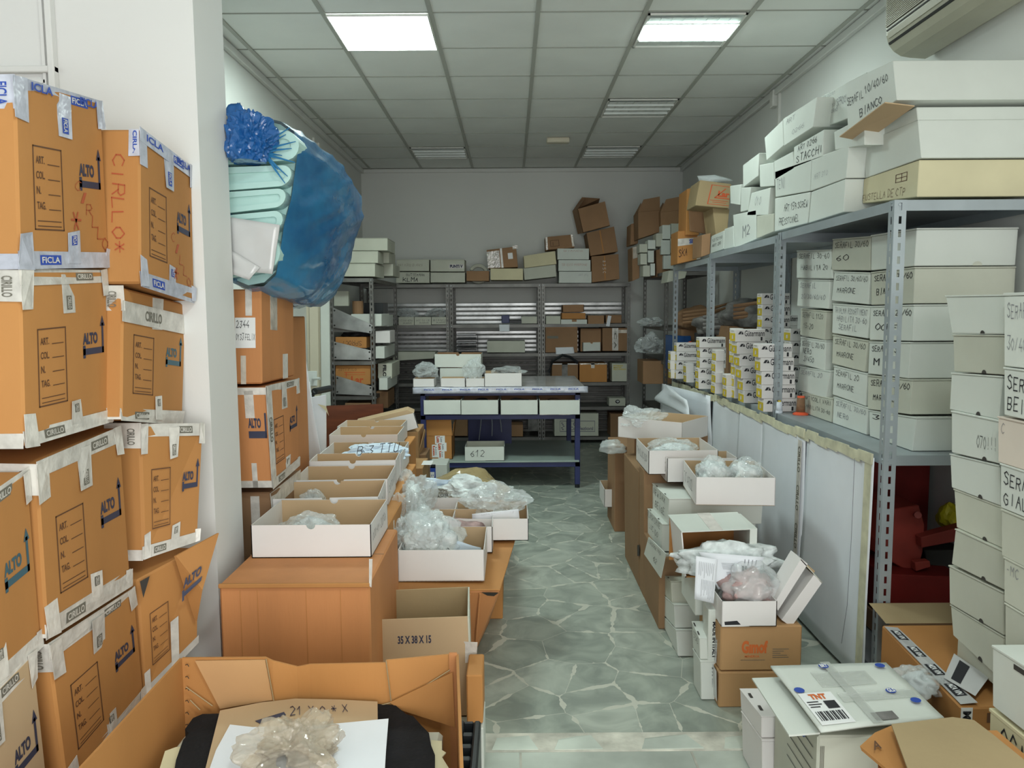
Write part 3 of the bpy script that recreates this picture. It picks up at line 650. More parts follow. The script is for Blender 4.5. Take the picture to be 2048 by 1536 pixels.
q = PQ([(458, 434), (560, 450), (545, 548), (462, 540)], Y=2.86); sheet(t, 'sleeve', q, GREYW, .006, 8, 8, .015, 3)
q = PQ([(462, 500), (520, 535), (498, 560), (463, 548)], Y=2.845); sheet(t, 'folded_corner', q, GREYW, .004, 5, 5, .01, 4)
t.g('folded_sheets').hexa(PQ([(450, 438), (550, 452), (538, 545), (455, 538)], Y=2.872), (0, .03, 0), PAPER, .003)
# ------------------------------------------------------------------ back wall shelving
YBK = 8.86; zs = [PT(1150, y, Y=YBK).z for y in (567, 648, 706, 765, 814, 874)]
bx = [PT(x, 700, Y=YBK).x for x in (900, 1083, 1260)]
units = [(-1.70, bx[0]-.004, 'back wall steel shelving unit on the left, half hidden by the side rack'), (bx[0]+.004, bx[1]-.004, 'back wall steel shelving unit in the middle, behind the blue bench'), (bx[1]+.004, bx[2], 'back wall steel shelving unit on the right, full of brown cartons')]
for i, (x0, x1, lb) in enumerate(units):
    t = shelving(lb, x0, x1, YBK, 9.30, zs[0], zs, ZIND, 'steel shelving along the back wall')
    for k in range(len(zs)):
        top = zs[k-1] if k else zs[0]
        bot = zs[k]
        if k == 0: continue
        gp = t.g('slatted_back'); h = (zs[k-1]-zs[k]); n = max(3, int(h*.62/.052)) if k == 1 else max(3, int(h*.8/.052))
        for j in range(n):
            z = bot+.004+j*.052
            gp.box((x0+.04, 9.26, z), (x1-.04, 9.275, z+.034), SLAT if k < 3 else ZIND, .003)  # lower tiers take the darker steel
            for s in range(0 if k > 3 else (12 if j % 2 else 0)):
                xx = x0+.08+s*(x1-x0-.16)/12; gp.box((xx, 9.258, z+.036), (xx+.03, 9.262, z+.047), ZIND)
def fb(label, pq, Y, depth, m=WC, lid=False, group=None, name='storage_box', cat='box', bev=.002, **k):
    if len(pq) == 4 and not isinstance(pq[0], (tuple, list)): a, b, c, d = pq; pq = [(a, b), (c, b), (c, d), (a, d)]
    return shelfbox(label, PQ(pq, Y=Y), (0, depth, 0), m, group, lid, cat, None, name, bev)
Y0 = YBK+.01; GB = 'boxes on top of the back shelving'
t = fb('white box marked in black marker on the back shelving, lower of the left pair', (792, 544, 859, 566), Y0, .35, WO, True, GB); hand(t, 'KLMA', t.q, (.2, .45, .65, .9), (0, -1, 0), wd=.8); hand(t, 'GUTTEMANN', t.q, (.3, .1, .85, .4), (0, -1, 0), wd=.7)
t = fb('white box with faint red writing on the back shelving, upper of the left pair', (793, 519, 858, 542), Y0, .35, WO, True, GB); hand(t, 'ART 0302 BIANCO', t.q, (.05, .35, .8, .6), (0, -1, 0), BROWNI, .4)
t = fb('grey-white box on the back shelving under the one with blue tape', (861, 545, 930, 565), Y0, .33, WO, True, GB)
t = fb('grey-white box with a strip of blue printed tape on the back shelving', (861, 519, 929, 543), Y0, .33, WO, True, GB); strip(t, t.q, (.55, .4, .98, .75), (0, -1, 0), TAPE); prnt(t, 'PUNTI V', t.q, (.57, .44, .95, .70), (0, -1, 0), NAVYI, .06, off=.002)
t = fb('small brown taped box holding a tape roll on the back shelving', (933, 542, 978, 562), Y0, .25, KD, False, GB)
t = T('tape_roll', 'large pale tape roll standing in the small brown box', 'tape roll'); c = PT(957, 548, Y=9.0); g = t.g('roll'); g.tube([c+Vector((.095*math.cos(a*math.pi/12), 0, .095*math.sin(a*math.pi/12))) for a in range(25)], .022, WO, 8, False)
t = T('taped_carton', 'brown carton crossed with shiny clear tape and a white label on the back shelving', 'carton', GB); q = PQ([(973, 500), (1032, 493), (1036, 534), (976, 537)], Y=Y0+.02); t.g('body').hexa(q, (0, .3, 0), KD, .004); strip(t, q, (.0, .1, .42, .98), (0, -1, 0), TAPET); strip(t, q, (.45, 0, .52, 1), (0, -1, 0), TAPE); strip(t, q, (.70, .28, .86, .58), (0, -1, 0), WHI, name='label'); strip(t, q, (.88, -.06, 1.05, .12), (0, -1, 0), TAPET)
t = fb('cream-white box under the shiny taped carton', (981, 537, 1046, 560), Y0, .33, YC, False, GB)
t = fb('cream-white box, lower of a tilted pair in the middle of the back shelving', [(1047, 537), (1111, 529), (1113, 553), (1049, 560)], Y0, .33, WO, False, GB)
t = fb('cream-white box, upper of a tilted pair in the middle of the back shelving', [(1047, 512), (1110, 502), (1113, 528), (1049, 536)], Y0, .33, YC, False, GB)
for i, (a, b, c, d, w) in enumerate(((1118, 543, 1183, 566, 'bottom'), (1117, 520, 1181, 542, 'middle'), (1115, 497, 1178, 519, 'top'))):
    t = fb('white box, %s of the stack of three beside the brown cartons at the back' % w, (a, b, c, d), Y0, .33, WC, False, GB)
    hand(t, ('ART 012', 'SBIECO MARRONE', 'BIANCO')[i], t.q, ((.6, .2, .9, .4), (.1, .3, .9, .55), (.2, .15, .8, .3))[i], (0, -1, 0), REDM if i else INKG, .35)
t = fb('flat brown carton with a printed square lying on the white boxes at the back', [(1091, 474), (1145, 469), (1149, 495), (1092, 500)], Y0+.02, .3, KD, False, GB); putuv(t.g('printed_form'), [rect(.16, .3, .48, .34), rect(.16, .75, .48, .79), rect(.16, .3, .18, .79), rect(.46, .3, .48, .79), rect(.25, .45, .27, .7)], t.q, Vector((0, -1, 0)), BROWNI); strip(t, t.q, (0, .0, .07, 1), (0, -1, 0), TAPET); strip(t, t.q, (.93, 0, 1, .9), (0, -1, 0), TAPET)
for pq, w in (([(1183, 513), (1237, 508), (1239, 558), (1184, 565)], 'bottom'), ([(1173, 466), (1228, 453), (1236, 503), (1181, 512)], 'middle')):
    t = fb('brown carton, %s of the leaning tower of three at the back' % w, pq, Y0, .36, KD, False, GB, 'carton', 'carton'); 
    strip(t, t.q, (.46, .03, .50, .95), (0, -1, 0), KR, name='seam'); (hand(t, '8 3 5 C', t.q, (.40, .2, .52, .7), (0, -1, 0), WHI, .5, rot=90) if w == 'bottom' else None)
t = T('open_carton', 'brown open carton tilted on top of the leaning tower at the back', 'carton', GB); q = PQ([(1155, 418), (1209, 403), (1219, 452), (1166, 466)], Y=Y0); g = t.g('body')
g.hexa(q, (0, .006, 0), KD); qb = [p+Vector((-.03, .34, .02)) for p in q]; g.hexa(qb, (0, .006, 0), KD); g.hexa([q[0], q[3], qb[3], qb[0]], (.005, 0, 0), KD); g.hexa([q[1], q[2], qb[2], qb[1]], (.005, 0, 0), KD); g.hexa([q[3], q[2], qb[2], qb[3]], (0, 0, .006), KD)
t.g('flap').hexa([q[0]+Vector((.09, .15, .13)), qb[0]+Vector((.1, 0, .14)), qb[0], q[0]], (.004, 0, 0), KD); t.g('flap').hexa([qb[0]+Vector((.1, -.12, .14)), qb[1]+Vector((0, -.15, .04)), qb[1], qb[0]], (0, .004, 0), KD)
# tier contents
GS = 'small things on the back shelving'
for i, (a, b, c, d) in enumerate(((797, 634, 828, 651), (829, 634, 862, 650), (863, 634, 896, 649))):
    t = fb('small white box with marker writing, %s of three on the second back shelf' % ('left', 'middle', 'right')[i], (a, b, c, d), Y0, .2, WO, False, 'small labelled boxes on the back shelf'); hand(t, ('13 500 NERO', 'OCC 50 18', 'BIANCO')[i], t.q, (.1, .3, .9, .55), (0, -1, 0), wd=.5); hand(t, 'MARR', t.q, (.3, .62, .85, .85), (0, -1, 0), wd=.5)
for i, (px, py, r) in enumerate(((815, 628, .12), (875, 627, .12))): bag('clear plastic bag of dark goods on the second back shelf, %s one' % ('left', 'right')[i], PT(px, py, Y=9.05), (r, .08, .06), 20+i, GREYC, group='plastic bags on the back shelves')
t = T('spool_holder', 'dark blue plastic holder on the middle back shelf', 'holder'); g = t.g('body'); p = PT(1012, 646, Y=8.95); g.box((p.x-.05, 8.9, p.z), (p.x+.04, 8.98, p.z+.09), NAVY, .006); t.g('arm').box((p.x+.03, 8.92, p.z), (p.x+.19, 8.97, p.z+.03), BLACKP, .006)
t = T('shelf_label', 'white paper tag hanging on the edge of the middle back shelf', 'label'); sheet(t, 'tag', PQ([(998, 649), (1019, 649), (1019, 663), (999, 663)], Y=YBK-.004), PAPER, amp=.003)
fb('small white box at the right end of the middle back shelf', (1043, 633, 1074, 647), Y0, .2, WO, group=GS)
fb('small white box left of the low brown cartons on the back shelf', (1092, 632, 1121, 648), Y0, .2, WO, group=GS)
t = fb('white tray box under a kraft box on the second back shelf', (1122, 639, 1174, 649), Y0, .25, WC, group=GS); strip(t, t.q, (.42, 0, .6, .45), (0, -1, 0), KD)
fb('kraft box lying on the white one on the second back shelf', (1124, 626, 1171, 638), Y0, .25, KR, group=GS)
opencarton('shallow brown open carton on top of the kraft box at the back', PT(1125, 625, Y=Y0+.1), PT(1168, 624, Y=Y0+.1), .2, .085, KD, KD)
fb('small brown carton right of the kraft box at the back', (1176, 631, 1208, 648), Y0, .2, KD, group=GS)
t = fb('brown carton with a white strip hanging over the shelf edge at the back', (1212, 630, 1243, 646), Y0, .2, KD, group=GS); t.g('paper_strip').hexa(PQ([(1216, 631), (1223, 632), (1219, 653), (1212, 652)], Y=YBK-.005), (0, .001, 0), PAPER)
t = fb('large brown open-fronted carton on the third back shelf', (1091, 654, 1155, 705), Y0, .36, KD, group='cartons on the third back shelf'); strip(t, t.q, (.05, .35, .4, .45), (0, -1, 0), GREYI, name='dark_stroke'); strip(t, t.q, (-.0, .0, 1.0, .02), (0, -1, 0), KR, name='seam')
fb('brown carton behind the small white tray on the third back shelf', (1161, 657, 1202, 703), Y0+.08, .3, KD, group='cartons on the third back shelf')
a, b = PT(1166, 703, Y=Y0-.02), PT(1201, 702, Y=Y0-.02); tray('small white open tray in front of a brown carton on the third back shelf', a, b, .09, .10, WC)
t = fb('brown carton with a white printed tape down its front on the third back shelf', (1205, 656, 1256, 702), Y0, .36, KD, group='cartons on the third back shelf'); strip(t, t.q, (.38, 0, .62, .98), (0, -1, 0), TAPE); strip(t, t.q, (.62, .08, .96, .22), (0, -1, 0), TAPET); prnt(t, 'C A', t.q, (.45, .2, .55, .9), (0, -1, 0), GREYI, .03, rot=90, off=.003)
t = T('paper_sheet', 'white sheet of paper hanging over the third back shelf edge', 'paper'); sheet(t, 'sheet', PQ([(1111, 695), (1147, 694), (1149, 707), (1112, 709)], Y=YBK-.006), PAPER, amp=.004)
t = T('wire_rack', 'dark wire rack of stacked pattern clips on the middle back shelf', 'rack')
for k in range(5):
    z = PT(935, 702-k*8, Y=8.95).z; t.g('tray').box((PT(914, 700, Y=8.95).x, 8.88, z), (PT(953, 700, Y=8.95).x, 9.1, z+.012), BLACKP if k % 2 else ZINC, .003)
p = PT(955, 702, Y=8.9); t.g('upright').box((p.x, 8.9, p.z), (p.x+.008, 8.91, p.z+.2), BLACKP)
t = fb('shallow grey-white box on the middle back shelf beside the wire rack', (974, 682, 1050, 705), Y0, .3, WO, group=GS)
t = fb('long pale flat panel lying on the left back shelf', [(786, 704), (871, 704), (867, 717), (786, 722)], Y0-.06, .3, WO, group=GS)
t = fb('brown carton with white folded flaps on the fourth back shelf', (1104, 727, 1156, 762), Y0, .34, KD, group='cartons on the fourth back shelf'); strip(t, t.q, (.0, .0, 1, .06), (0, -1, 0), WHI, name='flap_edge'); strip(t, t.q, (.38, 0, .6, 1), (0, -1, 0), GREYC, name='dark_opening')
g = t.g('strap'); g.tube([PT(1098, 745, Y=YBK), PT(1105, 722, Y=YBK), PT(1125, 710, Y=YBK), PT(1140, 714, Y=YBK), PT(1156, 726, Y=YBK)], .018, BLACKP, 6)
t = fb('brown carton with ragged top tape on the fourth back shelf', (1159, 727, 1214, 764), Y0, .34, KR, group='cartons on the fourth back shelf'); strip(t, t.q, (.42, -.04, .55, .25), (0, -1, 0), TAPE); strip(t, t.q, (0, -.02, 1, .06), (0, -1, 0), TAPET)
t = fb('white carton with yellow lettering on the fourth back shelf', (1224, 727, 1255, 763), Y0, .3, WO, group='cartons on the fourth back shelf'); put(t.g('lettering'), glyphs_font('INTERNO\nMASTER\nFILO PARDO', .03), t.q, (.1, .08, .9, .36), Vector((0, -1, 0)), YEL)
t = fb('small white box with a round logo on the fifth back shelf', (1218, 796, 1251, 812), Y0, .2, WO, group=GS); putuv(t.g('logo'), [[(.52+.14*math.cos(a*math.pi/8), -(.45+.24*math.sin(a*math.pi/8))) for a in range(16)]], t.q, Vector((0, -1, 0)), INK); prnt(t, 'cp', t.q, (.45, .33, .6, .58), (0, -1, 0), WHI, .03, off=.003)
t = fb('large white printed carton on the lowest back shelf behind the bench', (1109, 827, 1197, 872), Y0-.02, .36, WO, group='cartons on the lowest back shelf', name='printed_carton', cat='carton'); putuv(t.g('printed_frame'), [rect(.12, .32, .92, .35), rect(.12, .78, .92, .81), rect(.12, .32, .13, .81), rect(.91, .32, .92, .81), rect(.26, .32, .265, .81)], t.q, Vector((0, -1, 0)), INKG); prnt(t, 'Confezioni', t.q, (.34, .58, .88, .74), (0, -1, 0), INKG, .03); prnt(t, 'C', t.q, (.42, .38, .5, .55), (0, -1, 0), INKG, .06)
for k in range(5): putuv(t.parts[1][1], [rect(.15+.02*(k % 3), .40+.07*k, .19+.02*(k % 3), .45+.07*k)], t.q, Vector((0, -1, 0)), INKG)
fb('brown carton at the right end of the lowest back shelf', (1221, 828, 1262, 874), Y0-.02, .3, KD, group='cartons on the lowest back shelf', cat='carton', name='carton')
fb('brown carton on the lowest back shelf between the bench wires', (1020, 850, 1046, 873), Y0, .3, KD, group='cartons on the lowest back shelf', cat='carton', name='carton')
fb('dark carton on the lowest back shelf left of the blue board', (905, 838, 935, 872), Y0, .3, KD, group='cartons on the lowest back shelf', cat='carton', name='carton')
fb('stack-like grey box on the lowest back shelf behind the bench', (1056, 830, 1078, 862), Y0, .25, GREYC, group='cartons on the lowest back shelf')

# ------------------------------------------------------------------ left side rack (end towards the camera)
X0, X1 = PT(661, 700, Y=7).x, PT(749, 700, Y=7).x
lz = [PT(745, y, Y=7).z for y in (556, 656, 722, 792, 858)]
t = shelving('steel side rack standing on the left near the back with triangular bracket plates', X0, X1, 7.0, 8.45, lz[0], lz, ZIND)
for pq in ([(666, 615), (743, 649), (743, 667), (666, 655)], [(668, 683), (742, 701), (742, 720), (668, 719)], [(672, 751), (744, 773), (744, 791), (672, 788)]):
    g = t.g('bracket_plate'); q = PQ(pq, Y=6.985); g.hexa(q, (0, .003, 0), SLAT)
    for u, v in ((.04, .12), (.04, .88), (.96, .2), (.96, .85)): p = bil(q, u, v); g.tube([p, p-Vector((0, .004, 0))], .008, ACD, 8)
GL = 'boxes on top of the left side rack'
t = fb('white box, lowest layer on top of the left side rack', (676, 527, 750, 553), 7.0, .5, WO, True, GL); 
t = fb('white box, middle layer on top of the left side rack', (692, 502, 756, 526), 7.05, .3, WO, True, GL)
t = fb('white box, upper layer on top of the left side rack', (700, 476, 775, 501), 7.12, .45, WO, True, GL)
t = fb('white box behind the middle layer on the left side rack', (745, 503, 778, 526), 7.4, .4, WO, False, GL)
t = fb('white box at the far end of the left side rack top', (752, 528, 786, 552), 7.56, .45, WO, False, GL)
GT = 'boxes inside the left side rack'
t = fb('white box on the second level of the left side rack', (702, 628, 762, 653), 7.06, .35, WC, group=GT)
t = fb('small white box further back on the second level of the left side rack', (764, 630, 777, 653), 7.5, .3, WC, group=GT)
t = T('roll_container', 'brown cardboard tube on the second level of the left side rack', 'tube'); p = PT(716, 628, Y=7.3); t.g('body').tube([p, p+Vector((0, 0, .12))], .05, KD, 14)
t = fb('dark carton at the back of the second level of the left side rack', (728, 606, 766, 628), 7.5, .3, BLACKP, group=GT)
t = fb('pale panel standing at the top of the left side rack', (668, 582, 697, 612), 7.2, .05, WO, group=GT)
t = fb('kraft box with upside-down marker lettering in the left side rack', (671, 674, 733, 696), 7.03, .35, KR, group=GT); hand(t, 'SPROCT', t.q, (.2, .3, .85, .8), (0, -1, 0), wd=.5, rot=180)
t = bag('dark bag on the kraft box in the left side rack', PT(712, 668, Y=7.25), (.13, .12, .05), 31, None, DARKC)
t = fb('orange-brown carton with red print in the left side rack', (671, 731, 741, 769), 7.04, .38, KR, group=GT); hand(t, 'ARTI FILO', t.q, (.08, .15, .6, .3), (0, -1, 0), wd=.4); prnt(t, 'Lar', t.q, (.45, .55, .8, .95), (0, -1, 0), REDI, .03)
putuv(t.g('printed_frame'), [rect(.25, .35, .85, .38), rect(.25, .47, .85, .49), rect(.3, .35, .32, .6)], t.q, Vector((0, -1, 0)), REDI)
t = fb('brown flat carton at the bottom of the left side rack', (690, 806, 742, 822), 7.03, .35, KD, group=GT)
t = T('bubble_wrap', 'crumpled bubble wrap on the third level of the left side rack', 'bubble wrap'); g = t.g('wrap'); blob(g, PT(703, 702, Y=7.12), (.14, .09, .08), BUBB, 4, .2, 4, 2.)
GR = 'boxes sticking out of the left side rack'
for (pq, Y, d, m, lb) in (((751, 628, 763, 652), 7.03, .45, WC, 'white box sticking out beside the rack post, highest'), ((751, 662, 780, 686), 7.1, .3, WN, 'white box sticking out under the highest one'), ((751, 693, 769, 717), 7.02, .62, WC, 'white box with long grey side sticking out in mid rack'), ((758, 756, 775, 780), 7.0, .6, WC, 'white box sticking out low beside the rack post'), ((756, 727, 784, 757), 7.2, .5, WO, 'worn white carton with a black print sticking out of the rack')):
    t = fb(lb, pq, Y, d, m, group=GR)
    if 'print' in lb: prnt(t, 'FILO', t.q, (.35, .1, .6, .9), (0, -1, 0), INK, .05, rot=90)
fb('brown cartons end beside the lower rack post', (752, 783, 776, 816), 7.25, .4, KD, group=GR)
# left door
t = T('door', 'cream painted door leaf with frame strips behind the white sheets', 'door'); 
def vq(a, b, y0, y1, Y, m, d=.03, nm='stile'): t.g(nm).hexa(PQ([(a, y0), (b, y0), (b+3, y1), (a+3, y1)], Y=Y), (0, d, 0), m, .003)
vq(560, 650, 560, 860, 6.72, CREAM, .04, 'leaf'); vq(594, 611, 605, 742, 6.70, WC); vq(618, 636, 600, 850, 6.70, CREAM); vq(640, 658, 575, 850, 6.68, WC)
t.g('lock').hexa(PQ([(605, 742), (634, 742), (634, 772), (607, 772)], Y=6.69), (0, .02, 0), SPARK, .003); t.g('handle').tube([PT(627, 757, Y=6.68), PT(627, 757, Y=6.62), PT(640, 757, Y=6.60)], .012, SPARK, 8)
t = T('hand_truck', 'black grip handle of a hand truck rising behind the white sheets', 'hand truck'); a, b = PT(629, 783, Y=4.96), PT(659, 777, Y=5.2); t.g('grip').tube([a, b], .022, BLACKP, 12); t.g('frame').tube([a, a+Vector((-.02, .03, -.02)), Vector((a.x-.04, a.y+.05, 0))], .012, BLACKP, 8)
t = T('wooden_board', 'mahogany-coloured board standing upright behind the white trays', 'board'); t.g('board').hexa([PT(648, 812, Y=6.25), PT(766, 808, Y=6.4), Vector((PT(766, 808, Y=6.4).x, 6.4, 0)), Vector((PT(648, 812, Y=6.25).x, 6.25, 0))], (0, .02, 0), MAHO)
# white foam sheets leaning
for i, (pq, Y0_, Y1_, lb) in enumerate((([(595, 655), (607, 655), (650, 870), (600, 1000)], 4.55, 4.8, 'bluish white foam sheet leaning behind the tall cartons'), ([(606, 690), (622, 700), (652, 960), (612, 985)], 4.7, 4.9, 'second white foam sheet leaning in the row by the left wall'), ([(612, 764), (620, 764), (652, 950), (615, 965)], 4.5, 4.7, 'narrow white foam sheet with a stepped edge'))):
    pass
t = T('foam_sheet', 'tall bluish white foam sheet curving out behind the tall cartons', 'foam sheet'); sheet(t, 'sheet', PQ([(560, 640), (598, 640), (645, 930), (585, 1040)], Y=4.35), PAPER, .006, 8, 10, .03, 2)
t = T('foam_sheet', 'stepped white foam sheet standing upright beside the black grip', 'foam sheet'); g = t.g('sheet'); pts = PQ([(585, 760), (618, 764), (622, 795), (651, 790), (652, 1000), (585, 1060)], Y=4.6); g.prism(pts, [p+Vector((0, .02, 0)) for p in pts], PAPER)
t = T('dry_leaf', 'dry beige leaf-shaped strip stuck to the white foam sheet', 'leaf'); g = t.g('blade'); g.add(PQ([(635, 808), (652, 812), (658, 832), (652, 822), (640, 812)], Y=4.57), [[0, 1, 2, 3, 4]], YC)

# ------------------------------------------------------------------ navy work bench
YT = 6.62; tl, tr_ = PT(828, 776, Y=YT), PT(1171, 776, Y=YT); ztop = .885; xa, xb, YT2 = tl.x, tr_.x, 7.72
t = T('work_bench', 'navy steel work bench with a grey wrapped top and lower board shelf', 'work bench')
g = t.g('top'); g.box((xa, YT, ztop-.03), (xb, YT2, ztop), GREYW, .006)
sheet(t, 'printed_film_edge', [Vector((xa-.01, YT-.006, ztop+.004)), Vector((xb+.02, YT-.006, ztop+.004)), Vector((xb+.02, YT-.012, ztop-.05)), Vector((xa-.01, YT-.012, ztop-.05))], TAPEB, .002, 40, 3, .012, 5, freq=14)
qe = [Vector((xa, YT-.02, ztop+.0)), Vector((xb, YT-.02, ztop+.0)), Vector((xb, YT-.02, ztop-.03)), Vector((xa, YT-.02, ztop-.03))]
for k in range(9): put(t.parts[-1][1] if 0 else t.g('film_print'), glyphs_font('FICLA', .03), qe, (.06+k*.105, .35, .12+k*.105, .75), Vector((0, -1, 0)), BLUI, off=.004)
xl = PT(842, 850, Y=YT+.04).x; xr = PT(1160, 850, Y=YT+.04).x; lw = .045
for (x, y) in ((xl, YT+.02), (xr-lw, YT+.02), (xl, YT2-.09), (xr-lw, YT2-.09)):
    t.g('leg').box((x, y, .03), (x+lw, y+lw, ztop-.03), NAVY, .003); t.g('foot').tube([(x+lw/2, y+lw/2, 0), (x+lw/2, y+lw/2, .035)], .022, BLACKP, 10)
t.g('top_rail').box((xl, YT+.02, ztop-.075), (xr, YT+.05, ztop-.03), NAVY, .003)
zd = PT(1000, 827, Y=YT+.03).z; t.g('drawer_shelf').box((xl, YT+.03, zd-.012), (xr, YT2-.1, zd-.004), NAVY); t.g('middle_rail').box((xl, YT+.02, zd-.05), (xr, YT+.05, zd-.010), NAVY, .003)
zl = PT(1000, 921, Y=YT+.02).z; t.g('lower_shelf').box((xl+.01, YT, zl-.015), (xr-.01, YT2-.05, zl), GRNB, .002); t.g('lower_rail').box((xl, YT+.02, zl-.06), (xr, YT+.05, zl-.016), NAVY, .003)
t.g('side_rail').box((xr-lw, YT+.06, zl-.05), (xr-.01, YT2-.09, zl-.02), NAVY); t.g('side_rail').box((xl, YT+.06, zd-.05), (xl+.03, YT2-.09, zd-.016), NAVY)
GD = 'white trays on the shelf under the bench top'
for i, (a, b, c, d) in enumerate(((847, 792, 922, 821), (922, 797, 997, 825), (1001, 794, 1076, 823), (1079, 790, 1160, 823))):
    p, q_ = PT(a, d, Y=YT-.02-.02*i), PT(b+0 if 0 else c, d-(4 if i == 3 else 0), Y=YT-.02-.02*i); z = zd+.0; p.z = q_.z = z-.0
    tr = tray('white open tray under the bench top, %s of four' % ('leftmost', 'second from left', 'third from left', 'rightmost')[i], p, q_, .42, .125, WC, KD, GD, False)
    b_ = tr.g('contents', smooth=True); blob(b_, tr.c+Vector((0, .05, .06)), (.12, .14, .05), (GREYC, DARKC, GREYC, KD)[i], 40+i, .25, 3)
GTP = 'white trays on the bench top'
def btray(label, a, y, b, Y, d, h, m=WN, mi=KI, **k):
    p, q_ = PT(a, y, Y=Y), PT(b, y, Y=Y); p.z = q_.z = k.pop('z', ztop+.002); return tray(label, p, q_, d, h, m, mi, GTP, False, **k)
btray('small white tray at the left end of the bench top, holding a bag', 826, 768, 869, YT+.03, .16, .072)
bag('clear plastic bag of grey goods in the left tray on the bench', PT(852, 742, Y=YT+.12), (.10, .07, .07), 51, GREYC)
btray('small white tray second from left on the bench top with a sloping paper', 881, 768, 930, YT+.03, .16, .075)
btray('white tray third from left on the bench top under clear plastic', 932, 766, 969, YT+.03, .16, .072)
bag('clear puffed plastic bag standing in the third tray on the bench', PT(948, 740, Y=YT+.14), (.085, .06, .10), 52, None)
btray('wide white tray on the bench top, rightmost of the front row', 969, 765, 1044, YT+.03, .3, .115)
bag('flat clear plastic bag in the wide white tray on the bench', PT(1015, 741, Y=YT+.2), (.14, .1, .035), 53, GREYC)
p, q_ = PT(869, 735, Y=YT+.25), PT(963, 735, Y=YT+.25); tray('long white tray raised behind the small trays on the bench', p, q_, .3, .118, WC, KD, GTP, True)
p, q_ = PT(880, 757, Y=YT+.24), PT(960, 757, Y=YT+.24); p.z = q_.z = ztop+.002
t = T('storage_box', 'white box supporting the raised tray on the bench', 'box'); t.g('body').box((p.x, p.y, ztop), (q_.x, p.y+.3, PT(869, 736, Y=YT+.25).z-.002), WC, .002)
# under the bench
p, q_ = PT(930, 924, Y=YT+.0), PT(1009, 924, Y=YT+.0); p.z = q_.z = zl+.002
t = tray('white open tray marked 612 on the lower bench shelf', p, q_, .3, .122, WC, WO, None, False); hand(t, '612', t.front, (.14, .2, .5, .72), (0, -1, 0), wd=.5, seed=3); 
q = [t.fl+Vector((0, 0, .17)), t.fr+Vector((0, 0, .17)), t.fr, t.fl]
t = T('board_panel', 'dark navy board standing on the lower bench shelf behind the 612 tray', 'board'); a, b = PT(936, 830, Y=7.5), PT(1023, 830, Y=7.5); t.g('panel').box((a.x, 7.5, zl), (b.x, 7.52, a.z), NAVY)
for k, (x0_, x1_) in enumerate(((963, 958), (983, 984), (999, 1003))):
    t = T('hanging_cable', 'grey cable hanging behind the bench, %s of three' % ('left', 'middle', 'right')[k], 'cable', 'cables behind the bench'); t.g('cable').tube([PT(x0_, 828, Y=7.3), PT((x0_+x1_)/2+1, 850, Y=7.3), PT(x1_, 880-k*8, Y=7.3)], .005, ZINL, 6)
p, q_ = PT(853, 926, Y=YT+.09), PT(905, 924, Y=YT+.09); p.z = q_.z = zl+.001
t = opencarton('brown open carton with red and white stickers on the lower bench shelf', p, q_, .3, PT(870, 876, Y=YT-.03).z-zl, KR, KL, (('front', .145, 4), ('right', .12, 8)))
for (u0, v0, u1, v1) in ((.34, .0, .72, .35), (.40, .30, .78, .66), (.22, .38, .46, .92), (.46, .62, .70, .98)):
    f = [t.front[0], t.front[1], t.front[2], t.front[3]]; g, c = strip(t, f, (u0, v0, u1, v1), (0, -1, 0), WHI, name='sticker', off=.001+random.random()*.001); prnt(t, 'Lom', c, (.15, .1, .5, .85), (0, -1, 0), REDI, .06, rot=90, off=.0005); prnt(t, 'Lom', c, (.55, .2, .75, .8), (0, -1, 0), NAVYI, .02, rot=90, off=.0005)
# ------------------------------------------------------------------ right shelving row
XS, XS1 = 1.45, 2.03
py_ = [2.985, 4.275, 5.74, 7.0]; tz = [1.95, 1.94, 1.915]; mz = [.972, .968, .962]
for i, lb in enumerate(('nearest galvanised shelving unit on the right, posts up to the white boxes', 'middle galvanised shelving unit on the right holding the small thread boxes', 'far galvanised shelving unit on the right before the corner')):
    t = shelving(lb, XS, XS1, py_[i]+(.0 if i == 0 else .003), py_[i+1]-.003, tz[i], [tz[i], mz[i], .10], ZINL, 'galvanised shelving along the right side', .045, .04)
z4 = [PT(1318, y, X=1.5).z for y in (553, 650, 709)]
t = shelving('dark steel shelving unit in the far right corner under brown open cartons', 1.50, 1.98, 7.62, 8.85, 1.90, [1.90, 1.36, 1.03, .5, .1], ZIND)
